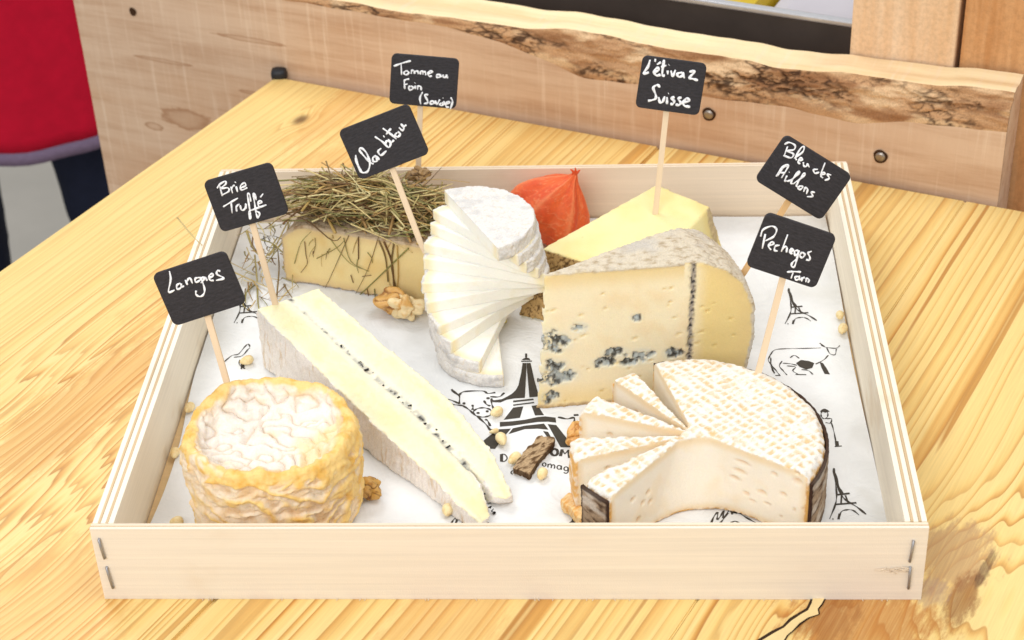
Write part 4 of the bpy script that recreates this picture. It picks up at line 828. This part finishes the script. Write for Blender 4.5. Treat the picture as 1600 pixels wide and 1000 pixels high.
def bark_strip(a0_, a1_, R_, z0_, z1_, parent, seed, th_=.0016):
    na_, nz_ = max(8, int((a1_-a0_)*R_/.0007)), 44; V = []; 
    for side_ in (0, 1):
        for j in range(nz_+1):
            for i in range(na_+1):
                a = a0_+(a1_-a0_)*i/na_; V.append((a, z0_+(z1_-z0_)*j/nz_, side_))
    V = np.array(V); base = np.stack([PC[0]+R_*np.cos(V[:, 0]), PC[1]+R_*np.sin(V[:, 0]), V[:, 1]], 1); rd = np.stack([np.cos(V[:, 0]), np.sin(V[:, 0]), V[:, 0]*0], 1)
    s = np.stack([V[:, 0]*R_*130, V[:, 1]*420, np.full(len(V), seed)], 1); nn = fbm(s, 4); edge_ = np.minimum((V[:, 1]-z0_), (z1_-V[:, 1])); base[:, 2] += .0006*fbm(s*np.array([1.5, 0, 1]), 2)*(edge_ < .001)
    co_ = base+rd*np.where(V[:, 2] > .5, th_+.0009*nn, 0)[:, None]
    c_ = mixc(lin(178, 154, 128)[None].repeat(len(V), 0), lin(92, 68, 50)[None], sm(-.15, .4, nn)); c_ = mixc(c_, lin(222, 210, 196)[None], .8*sm(.05, .4, fbm(s*.4+7, 3))); c_ = mixc(c_, lin(60, 40, 28)[None], sm(.0022, .0006, edge_)*.9)
    e_ = np.minimum(V[:, 0]-a0_, a1_-V[:, 0])*R_; c_ = mixc(c_, lin(62, 40, 30)[None], sm(.0016, .0002, e_)); c_ = mixc(c_, lin(74, 50, 36)[None], (V[:, 2] < .5)*.9)
    W_ = na_+1; blk = (nz_+1)*W_; ii_ = np.arange(blk).reshape(nz_+1, W_); a_ = ii_[:-1, :-1]; fo = np.stack([a_, a_+1, a_+1+W_, a_+W_], -1).reshape(-1, 4); F_ = [fo[:, ::-1], fo+blk]
    def rim(l): l = np.asarray(l); return np.stack([l[:-1], l[1:], l[1:]+blk, l[:-1]+blk], -1)
    F_ += [rim(ii_[0]), rim(ii_[-1][::-1]), rim(ii_[::-1, 0]), rim(ii_[:, -1])]
    return attach(link('bark_strip', new_mesh('bark_strip', co_, np.concatenate(F_), c_), M_BARK), root) if parent is None else link('bark_strip', new_mesh('bark_strip', co_, np.concatenate(F_), c_), M_BARK, parent)
bark_strip(math.radians(216), math.radians(231.5), Rp+.0004, ZB+.001, ZP-.002, None, 7.7)
bark_strip(am0-.005, am1-.015, Rp+.0004, ZB+.001, ZP-.0045, None, 3.3)
slices = [((117, 129), .064, ZP-.002, 0), ((145, 160), .0610, ZP-.002, 0), ((180, 197), .0615, ZP-.0035, 0)]
for k, ((s0_, s1_), R_, zt_, bark) in enumerate(slices):
    v, f = wedge(PC, math.radians(s0_), math.radians(s1_), pprof(R_, zt_, .003), 8); co, no, q4 = remesh(v, f, .00085, 4)
    co2, cc, rm = pech_fn(co, no, None, R_, 5+3*k, zt_, [(np.array([PC[0]+r_*math.cos(math.radians(s1_)), PC[1]+r_*math.sin(math.radians(s1_)), z_]), .0016, .0011) for r_, z_ in ((.05, .022), (.036, .031), (.058, .014), (.028, .024), (.044, .036))])
    m_ = (rm > .5).astype(float); fc = np.round(m_[q4].mean(1)).astype(int); used, inv = np.unique(q4[fc == 0], return_inverse=True)
    sl = attach(link('slice', new_mesh('slice', co2[used], inv.reshape(-1, 4), cc[used]), M_PASTE), root); used, inv = np.unique(q4[fc == 1], return_inverse=True); link('crust', new_mesh('crust', co2[used], inv.reshape(-1, 4), cc[used]), M_RIND, sl)
    if bark: bark_strip(math.radians(s0_), math.radians(s1_), R_+.0004, ZB+.001, zt_-.002, sl, 7.7)

# ================================================================== GARNISH
# orange lantern husk
root = thing('lantern_husk', 'papery orange physalis lantern behind the fanned goat cheese', 'physalis', tuple(P(850, 375, ZB)))
base_ = P(838, 362, .014); tip_ = P(899, 272, .056); axd = tip_-base_; Lh = np.linalg.norm(axd); axd /= Lh; e1 = np.cross(axd, [0, 1, 0]); e1 /= np.linalg.norm(e1); e2 = np.cross(axd, e1)
rp = [(0, 0), (.05, .012), (.14, .0215), (.28, .0262), (.45, .0255), (.62, .0200), (.78, .0120), (.90, .0048), (1.0, .0012)]
nt, nv = 150, 110; tv = np.linspace(0, 1, nv); rv = np.interp(tv, *np.array(catmull([np.array(x) for x in rp], 8)).T); TT, AA = np.meshgrid(tv, np.linspace(0, 2*PI, nt, endpoint=False), indexing='ij'); 
rib = np.abs(np.cos(AA*3+.3)); ridge = np.exp(-((1-rib)/.02)); wob_ = fbm(np.stack([np.cos(AA)*2, np.sin(AA)*2, TT*4], -1).reshape(-1, 3), 3).reshape(AA.shape)
veinp = np.exp(-(np.abs(pn(np.stack([np.cos(AA)*4+TT*3, np.sin(AA)*4, TT*7], -1).reshape(-1, 3))).reshape(AA.shape)/.04)**2)
Rh = rv[:, None]*(.86+.16*rib**1.5+.07*wob_)+.0005*ridge+.0003*veinp*(rv[:, None] > .004)
hv = base_+axd*(TT*Lh)[..., None]+e1*(Rh*np.cos(AA))[..., None]+e2*(Rh*np.sin(AA))[..., None]; hv[..., 2] = np.maximum(hv[..., 2], ZB+.0003)
hcl = mixc(lin(236, 106, 54)[None].repeat(hv.shape[0]*nt, 0), lin(222, 84, 40)[None], sm(-.3, .4, wob_.ravel())); hcl = mixc(hcl, lin(244, 150, 100)[None], .6*np.clip(ridge+veinp, 0, 1).ravel())
ii = np.arange(nv*nt).reshape(nv, nt); attach(link('husk', new_mesh('husk', hv.reshape(-1, 3), np.stack([ii[:-1], np.roll(ii, -1, 1)[:-1], np.roll(ii, -1, 1)[1:], ii[1:]], -1).reshape(-1, 4), hcl), M_LANTERN), root)
for dx, dz in ((.000, .0045), (-.003, .0035), (.003, .0030)):
    p0 = tip_-axd*.006; v, f = tube(catmull([p0, tip_+np.array([dx*.4, 0, .001]), tip_+np.array([dx, 0, dz])], 4), [.0013, .0012, .0011, .001, .0009, .0008, .0007, .0005, .0003], 6); attach(link('husk_tip', new_mesh('husk_tip', v, f, np.repeat(lin(222, 84, 40)[None], len(v), 0)), M_LANTERN), root)

def lump(name, c, r, rot, seed, c0, c1, label, cat, group=None, amp=.35, freq=1.6, n=48):
    t, a = np.meshgrid(np.linspace(0, PI, n), np.linspace(0, 2*PI, n*2, endpoint=False), indexing='ij'); d = np.stack([np.sin(t)*np.cos(a), np.sin(t)*np.sin(a), np.cos(t)], -1).reshape(-1, 3)
    rdg = np.abs(pn(d*freq*.6+seed)); k = 1+amp*1.3*pn(d*freq*.75+seed+5)-amp*.5*sm(.12, .0, rdg)+.02*fbm(d*5+seed, 2); v = d*k[:, None]*np.asarray(r)
    Mx = np.array(Matrix.Rotation(rot, 3, 'Z')); v = v@Mx.T; v[:, 2] -= v[:, 2].min(); v += np.asarray(c)
    cl = mixc(np.repeat(c0[None], len(d), 0), c1[None], sm(.0, .45, fbm(d*1.6+seed, 3)+.5*sm(.10, .02, rdg)))
    ii = np.arange(n*2*n).reshape(n, 2*n); q = np.stack([ii[:-1], ii[1:], np.roll(ii, -1, 1)[1:], np.roll(ii, -1, 1)[:-1]], -1).reshape(-1, 4)
    return tag(link(name, new_mesh(name, v, q, cl), M_NUT), label, cat, group)
wn0, wn1 = lin(216, 166, 92), lin(158, 104, 48); wl = lin(238, 214, 164)
q = P(612, 498, ZB); lump('walnut_piece', q+[0, .006, 0], (.0095, .0085, .0075), .4, 3.1, wn0, wn1, 'brown walnut piece against the foot of the hay-crusted cheese', 'walnut', 'walnut pieces')
q = P(636, 503, ZB); lump('walnut_piece', q+[0, .004, 0], (.0095, .006, .007), -.2, 8.4, wl, wn0, 'pale broken walnut piece touching the fanned goat cheese', 'walnut', 'walnut pieces', .5, 1.9)
q = P(580, 786, ZB); lump('walnut_piece', q+[0, .003, 0], (.0062, .005, .0058), .3, 5.5, lin(206, 160, 84), lin(140, 92, 36), 'small glossy walnut crumb beside the wrinkled orange cheese', 'walnut', 'walnut pieces', .4, 1.7)
q = P(905, 700, ZB); lump('walnut_piece', q+[0, .004, 0], (.0075, .0055, .006), .9, 6.6, lin(228, 176, 104), lin(196, 134, 62), 'orange-brown walnut piece tucked against the bark-ringed cheese', 'walnut', 'walnut pieces', .35, 1.8)
q = P(655, 285, .060); lump('walnut_piece', q, (.0065, .005, .005), .2, 12.1, lin(176, 140, 92), lin(104, 74, 42), 'brown walnut piece resting on the hay', 'walnut', 'walnut pieces', .45, 2.0)
# rind crumbs and bark
def chip(name, pxs, h, c0, c1, label, cat, seed, mat=M_BARK):
    pts = [P(x, y, ZB) for x, y in pxs]; v, f = extrude([(p[0], p[1]) for p in pts], ZB, ZB+h); co, no, q4 = remesh(v, f, .0004, 3); n1 = fbm(np.stack([(co[:, 0]+co[:, 1])*130, (co[:, 0]-co[:, 1])*420, co[:, 2]*260], 1)+seed, 4); n2 = fbm(co*500+seed, 2)
    ctr = co.mean(0); curl = .12*((co[:, 0]-ctr[0])**2+(co[:, 1]-ctr[1])**2)/.01
    co2 = co+no*(.0009*n1)[:, None]; cl = mixc(np.repeat(c0[None], len(co), 0), c1[None], sm(-.15, .3, n1)); cl = mixc(cl, lin(70, 48, 30)[None], .8*sm(.6, .2, np.abs(no[:, 2]))*(mat is M_BARK)); co2[:, 2] = np.maximum(co2[:, 2], ZB)
    return tag(link(name, new_mesh(name, co2, q4, cl), mat), label, cat)
z5 = Z(720, 560, .22)
chip('bark_chip', z5([(555, 585), (600, 596), (665, 600), (668, 625), (600, 715), (545, 775), (490, 868), (430, 838), (368, 822), (400, 770), (450, 700), (505, 650)]), .0042, lin(196, 166, 128), lin(104, 76, 48), 'dark brown bark chip lying on the printed tower', 'bark chip', 4.1)
chip('rind_crumb', [(876, 794), (888, 785), (905, 786), (918, 800), (916, 826), (903, 824), (890, 806), (880, 802)], .0065, lin(240, 206, 150), lin(226, 168, 90), 'orange rind crumb beside the bark-faced slice', 'rind crumb', 9.2, M_WASHED)
chip('rind_crumb', [(898, 716), (910, 708), (914, 735), (904, 742), (892, 736)], .005, lin(240, 212, 166), lin(228, 178, 110), 'small tan rind crumb below the walnut piece by the fanned slices', 'rind crumb', 2.4, M_WASHED)
chip('cheese_crumb', [(778, 494), (788, 490), (792, 504), (783, 510), (777, 504)], .003, lin(240, 222, 120), lin(226, 200, 90), 'tiny yellow cheese crumb between goat cheese and blue cheese', 'crumb', 7.4, M_WASHED)
# pine nuts
def pine_nut(px, py, rot, label, L=.0046, lift=0, thin=.78):
    n = 22; t, a = np.meshgrid(np.linspace(0, PI, n), np.linspace(0, 2*PI, n*2, endpoint=False), indexing='ij'); taper = 1-.28*np.cos(t)
    v = np.stack([np.cos(t)*L*-1, np.sin(t)*np.cos(a)*L*thin*taper*.82, np.sin(t)*np.sin(a)*L*thin*taper*.8], -1).reshape(-1, 3); v *= (1+.05*fbm(v*500+px, 2))[:, None]
    Mx = np.array(Matrix.Rotation(rot, 3, 'Z')); v = v@Mx.T; v[:, 2] -= v[:, 2].min(); c = P(px, py+6, ZB); v += c+[0, 0, lift]
    cl = mixc(np.repeat(lin(243, 222, 170)[None], len(v), 0), lin(230, 198, 138)[None], sm(-.2, .4, fbm(v*250, 3))); ii = np.arange(n*2*n).reshape(n, 2*n)
    tag(link('pine_nut', new_mesh('pine_nut', v, np.stack([ii[:-1], ii[1:], np.roll(ii, -1, 1)[1:], np.roll(ii, -1, 1)[:-1]], -1).reshape(-1, 4), cl), M_NUT), label, 'pine nut', 'scattered pine nuts')
pine_nut(776, 644, .7, 'cream pine nut on the printed cow muzzle', .0040, thin=.85)
pine_nut(784, 687, 1.9, 'cream pine nut on the printed tower leg', .0046)
pine_nut(772, 671, .4, 'small flaked pine nut half touching a whole pine nut', .0028, thin=.6)
pine_nut(804, 717, .9, 'pine nut beside the printed letter D and the bark chip', .0045)
pine_nut(847, 741, 1.3, 'pine nut at the lower edge of the bark chip', .0042)
pine_nut(700, 798, 1.5, 'round pine nut against the tip of the brie rind', .0041, thin=.88)
pine_nut(386, 563, .5, 'pine nut at the wide end of the brie rind', .0042)
pine_nut(297, 637, 1.3, 'pine nut against the left tray side behind the orange cheese', .0040)
pine_nut(274, 708, 1.6, 'pine nut squeezed between tray side and orange cheese', .0040)
pine_nut(277, 815, .2, 'pine nut in the tray corner in front of the orange cheese', .0036, thin=.9)
pine_nut(1312, 492, 1.5, 'small pine nut under the paper edge by the right tray side', .0036)
pine_nut(1316, 514, 1.2, 'pine nut against the right tray side near the printed cow', .0042)

# ================================================================== SIGNS
def sign(label, base, corners, stick, words, zoom, width=.00105, lean=14, wood=M_STICK):
    n = np.array([0, -math.cos(math.radians(lean)), math.sin(math.radians(lean))]); base = np.asarray(base)
    c4 = [PP(x, y, base, n) for x, y in corners]; ctr = sum(c4)/4; u = (c4[1]-c4[0]+c4[2]-c4[3])/2; wd = np.linalg.norm(u); u /= wd; vdir = np.cross(n, u); h = abs(((c4[0]-c4[3]+c4[1]-c4[2])/2)@vdir)
    if vdir[2] < 0: vdir = -vdir
    root = thing('cheese_sign', label, 'sign', tuple(PP(*stick[1], base, n)), 'black cheese signs on sticks'); th_ = .0021
    rad = .0032; o = []
    for (sx, sy, a_) in ((1, 1, 0), (-1, 1, 90), (-1, -1, 180), (1, -1, 270)):
        for k in range(6): a = math.radians(a_+90*k/5); o.append((sx*(wd/2-rad)+rad*math.cos(a), sy*(h/2-rad)+rad*math.sin(a)))
    k = len(o); bvl = .0003
    rings = [(0, -th_), (0, -bvl), (bvl, 0)]; V = []; F_ = []
    for ins_, d in rings:
        for x, y in o: V.append((x*(1-ins_/(wd/2)), y*(1-ins_/(h/2)), d))
    for r in range(2): F_ += [[r*k+i, r*k+(i+1) % k, (r+1)*k+(i+1) % k, (r+1)*k+i] for i in range(k)]
    F_ += [list(range(k))[::-1], [2*k+i for i in range(k)]]
    mw = Matrix(((u[0], vdir[0], n[0], ctr[0]), (u[1], vdir[1], n[1], ctr[1]), (u[2], vdir[2], n[2], ctr[2]), (0, 0, 0, 1)))
    def place(ob): ob.parent = root; ob.matrix_parent_inverse = Matrix.Translation(-Vector(root.location)); ob.matrix_basis = mw; return ob
    bo = place(link('sign_board', new_mesh('sign_board', V, F_, smooth=False), M_SLATE))
    # stick, glued to the back
    s0, s1 = PP(*stick[0], base, n), PP(*stick[1], base, n); d = s1-s0; Ls = np.linalg.norm(d); d /= Ls; top_ = s0-d*h*.55; end = s1+d*.012
    Mi = np.array(mw.inverted()); loc = lambda p: (Mi@np.r_[p, 1])[:3]; a, b = loc(top_), loc(end); a[2] = b[2] = -th_-.0009
    dd = (b-a)/np.linalg.norm(b-a); pr_ = np.array([-dd[1], dd[0], 0]); hw, ht = .00165, .00085; pts = []
    for q_, wf in ((a, 1), (b-dd*.012, 1), (b, .25)):
        for sx, sz in ((-1, -1), (1, -1), (1, 1), (-1, 1)): pts.append(q_+pr_*hw*wf*sx+np.array([0, 0, ht*sz*(1 if wf == 1 else .6)]))
    F_ = [[0, 1, 2, 3], [8, 11, 10, 9]]+[[r*4+i, (r+1)*4+i, (r+1)*4+(i+1) % 4, r*4+(i+1) % 4] for r in range(2) for i in range(4)]
    # rotate grain: the stick's own mesh axis is z
    zax = Vector(dd); xa = Vector(pr_); ya = zax.cross(xa); Rm = Matrix((xa, ya, zax)); sv = [Rm@(Vector(p)-Vector(a)) for p in pts]
    so = link('stick', new_mesh('stick', sv, F_, smooth=False), wood); so.parent = root; so.matrix_parent_inverse = Matrix.Translation(-Vector(root.location)); so.matrix_basis = mw@Matrix.Translation(Vector(a))@Rm.transposed().to_4x4()
    # handwriting
    ox, oy, sc = zoom
    for word in words:
        parts = []
        for s in word:
            pl = [loc(PP(ox+x*sc, oy+y*sc, base, n)) for x, y in s]
            pl = [np.array([p[0], p[1], .00012]) for p in (catmull(pl, 6) if len(pl) > 1 else [pl[0]-[.0004, 0, 0], pl[0]+[.0004, .0002, 0]])]
            m_ = len(pl); r_ = [width*.5*(.86+.25*math.sin(i*.7+s[0][0])+.1*random.random())*(.75 if i in (0, m_-1) else 1) for i in range(m_)]
            parts.append(tube(pl, r_, 8, up=(0, 0, 1), flat=.3))
        v, f = join(*parts); lo = link('lettering', new_mesh('lettering', v, f), M_CHALK); lo.parent = bo
    return root
W1 = [[[(268, 295), (283, 400), (258, 545), (330, 525)], [(400, 440), (358, 465), (362, 512), (405, 495), (408, 445), (412, 485), (445, 474)], [(458, 402), (485, 462)], [(476, 425), (500, 385), (520, 385), (545, 445)], [(632, 372), (580, 385), (585, 430), (635, 405), (642, 378), (680, 470), (690, 540), (665, 590), (620, 600), (585, 570), (590, 530)], [(645, 440), (690, 385), (655, 378), (700, 372), (722, 412)], [(735, 385), (795, 350), (775, 328), (745, 355), (758, 405), (800, 408)], [(880, 298), (845, 290), (840, 335), (922, 382), (828, 408)]]]
sign('black sign with one word, stick behind the wrinkled orange cheese', P(352, 598, Y=.103), [(240, 428), (353, 392), (383, 474), (269, 512)], [(322, 495), (352, 598)], W1, (230, 385, .13))
W2 = [[[(262, 345), (300, 490)], [(235, 392), (265, 345), (335, 305), (342, 340), (285, 392), (368, 388), (380, 430), (290, 480)], [(405, 372), (428, 455)], [(410, 400), (435, 365), (455, 355)], [(472, 368), (490, 440)], [(460, 322), (466, 312)], [(520, 392), (590, 360), (575, 325), (528, 362), (540, 415), (612, 385)]],
 [[(310, 625), (400, 570), (495, 515)], [(410, 565), (422, 705)], [(470, 610), (480, 685)], [(475, 635), (490, 605), (515, 590)], [(522, 605), (540, 665), (580, 650), (592, 590), (600, 650)], [(655, 560), (640, 470), (615, 470), (630, 580), (655, 740), (640, 770), (636, 690), (665, 660)], [(722, 540), (705, 465), (688, 470), (705, 590), (722, 670), (765, 705), (745, 765), (725, 715), (715, 660)], [(660, 668), (850, 600)], [(738, 595), (790, 570), (770, 545), (745, 580), (762, 625), (800, 615)], [(775, 505), (810, 460)]]]
sign('black sign with accented word, stuck in the wide end of the brie', P(430, 482, .0465), [(320, 283), (427, 253), (448, 334), (343, 365)], [(394, 355), (430, 482)], W2, (310, 245, .125))
W3 = [[[(275, 630), (285, 720), (330, 820), (375, 845), (425, 820), (445, 720), (400, 600), (340, 548), (322, 575), (380, 650), (445, 715), (490, 742)], [(275, 640), (295, 730), (345, 828)], [(522, 640), (482, 665), (490, 710), (532, 700), (522, 645), (560, 690)], [(582, 550), (545, 590), (580, 635), (645, 580)], [(505, 410), (600, 475), (670, 540), (695, 490), (650, 462), (630, 510)], [(660, 445), (705, 478), (735, 450)], [(610, 412), (620, 405)], [(600, 310), (690, 375), (765, 440)], [(640, 385), (700, 312)], [(770, 362), (748, 395), (780, 415), (812, 380), (780, 350)], [(795, 300), (835, 335), (855, 305), (818, 255)], [(840, 300), (885, 270)]]]
sign('black sign tilted over the hay, stick beside the fanned goat cheese', P(655, 378, Y=.236), [(528, 204), (640, 162), (669, 240), (562, 283)], [(612, 265), (655, 378)], W3, (520, 160, .13), .00125)
W4 = [[[(145, 270), (270, 225), (400, 190)], [(255, 235), (262, 400)], [(330, 335), (295, 370), (330, 400), (370, 365), (332, 335)], [(405, 385), (415, 335), (450, 345), (455, 385)], [(456, 350), (500, 345), (510, 390)], [(540, 395), (545, 350), (575, 348), (580, 395)], [(583, 352), (615, 360), (622, 405)], [(655, 385), (720, 358), (690, 340), (655, 375), (675, 420), (715, 415)], [(835, 395), (785, 400), (790, 435), (835, 430), (840, 395), (852, 435)], [(880, 395), (885, 435), (920, 430), (930, 395)], [(930, 395), (936, 435), (955, 440)]],
 [[(300, 480), (310, 610)], [(295, 490), (330, 468), (375, 460)], [(305, 545), (350, 535)], [(390, 560), (365, 595), (395, 625), (435, 595), (400, 560)], [(465, 560), (465, 610)], [(458, 522), (462, 518)], [(500, 620), (505, 570), (545, 575), (555, 630)]],
 [[(575, 655), (535, 740), (547, 838)], [(660, 695), (605, 700), (640, 765), (650, 815), (592, 830)], [(735, 785), (685, 805), (700, 835), (740, 822), (742, 790), (762, 830)], [(765, 780), (790, 835), (830, 765)], [(852, 815), (830, 840), (860, 855), (886, 830), (862, 810)], [(892, 790), (902, 850)], [(876, 745), (882, 743)], [(920, 840), (975, 815), (950, 795), (920, 835), (930, 875), (970, 880)], [(995, 735), (1020, 800), (985, 912)]]]
sign('black sign with three lines of writing, stick in the hay-crusted cheese', P(652, 292, .050), [(613, 84), (718, 92), (712, 171), (607, 161)], [(656, 168), (652, 292)], W4, (600, 75, .105), .0012)
W5 = [[[(280, 120), (250, 220), (185, 315), (265, 300)], [(355, 108), (350, 150)], [(375, 190), (435, 155)], [(340, 300), (405, 265), (380, 235), (335, 290), (370, 345), (430, 332)], [(478, 122), (452, 330), (490, 345)], [(435, 225), (512, 200)], [(530, 275), (530, 330)], [(545, 196), (550, 192)], [(575, 275), (600, 350), (640, 265)], [(738, 300), (665, 320), (690, 365), (745, 340), (740, 300), (768, 385)], [(835, 290), (915, 290), (840, 375), (900, 395), (960, 415)]],
 [[(420, 515), (385, 480), (325, 520), (360, 620), (350, 680), (250, 705)], [(400, 650), (420, 725), (460, 715), (488, 640)], [(520, 650), (520, 750)], [(538, 602), (544, 598)], [(628, 650), (580, 670), (622, 710), (600, 750), (565, 745)], [(728, 655), (680, 675), (715, 730), (690, 765), (640, 755)], [(755, 725), (838, 705), (800, 670), (750, 720), (770, 775), (850, 790)]]]
sign('black upright sign with two words, stuck in the smooth yellow wedge', P(1024, 337, .0565), [(1002, 87), (1103, 99), (1094, 182), (995, 167)], [(1041, 178), (1024, 337)], W5, (985, 80, .11), .00155)
W6 = [[[(370, 170), (420, 150), (480, 180), (470, 225), (400, 240), (465, 270), (440, 310), (360, 285)], [(405, 190), (368, 290)], [(470, 318), (560, 250), (575, 200), (545, 205), (490, 300), (498, 335)], [(508, 345), (560, 330), (540, 310), (512, 350), (535, 375)], [(568, 355), (572, 392), (598, 400), (615, 368)], [(612, 370), (630, 410)]], [[(720, 430), (675, 435), (690, 470), (735, 460)], [(795, 360), (745, 490)], [(750, 485), (790, 480), (775, 460), (752, 500), (772, 520)], [(858, 490), (818, 482), (838, 525), (790, 545)]],
 [[(285, 505), (330, 430), (380, 385), (410, 400), (340, 520)], [(300, 500), (350, 420), (395, 395)], [(320, 462), (380, 470)], [(398, 495), (375, 545), (395, 550)], [(418, 462), (424, 458)], [(395, 555), (440, 540), (520, 475), (520, 450), (475, 505), (440, 570), (462, 580)], [(462, 582), (560, 510), (586, 485), (565, 480), (500, 590), (506, 615)], [(540, 600), (510, 625), (535, 640), (562, 615), (538, 600)], [(570, 665), (590, 620), (612, 640), (600, 688)], [(690, 670), (650, 670), (665, 710), (605, 715)]]]
sign('black sign on a slanting stick behind the blue-veined wedge', P(1163, 428, Y=.182), [(1226, 209), (1330, 273), (1285, 347), (1181, 282)], [(1232, 318), (1163, 428)], W6, (1170, 200, .15), wood=m_ply('tan_stick_wood', lin(228, 186, 132), 'z'))
W7 = [[[(210, 330), (240, 250), (340, 210), (395, 250), (360, 330), (265, 380)], [(265, 300), (230, 470)], [(298, 440), (360, 415), (340, 390), (302, 440), (332, 485)], [(432, 430), (382, 440), (372, 488), (410, 497)], [(525, 305), (450, 505)], [(462, 480), (490, 448), (515, 455), (510, 515)], [(545, 508), (590, 490), (570, 470), (545, 510), (580, 530)], [(648, 490), (605, 500), (612, 550), (648, 515), (652, 495), (625, 610), (600, 680), (568, 672), (580, 630), (630, 592)], [(692, 508), (665, 545), (690, 575), (722, 540), (695, 508)], [(802, 500), (760, 520), (782, 570), (770, 605), (738, 595)]],
 [[(515, 740), (600, 735), (678, 740)], [(588, 745), (562, 815)], [(652, 790), (610, 800), (620, 830), (655, 820), (656, 785), (668, 835)], [(692, 800), (685, 850)], [(690, 818), (722, 800)], [(733, 858), (745, 815), (770, 830), (760, 865)]]]
sign('black sign stuck in the cross-hatched crust of the bark-ringed cheese', P(1185, 587, .0495), [(1192, 331), (1305, 366), (1277, 454), (1171, 416)], [(1224, 437), (1185, 587)], W7, (1160, 325, .135))
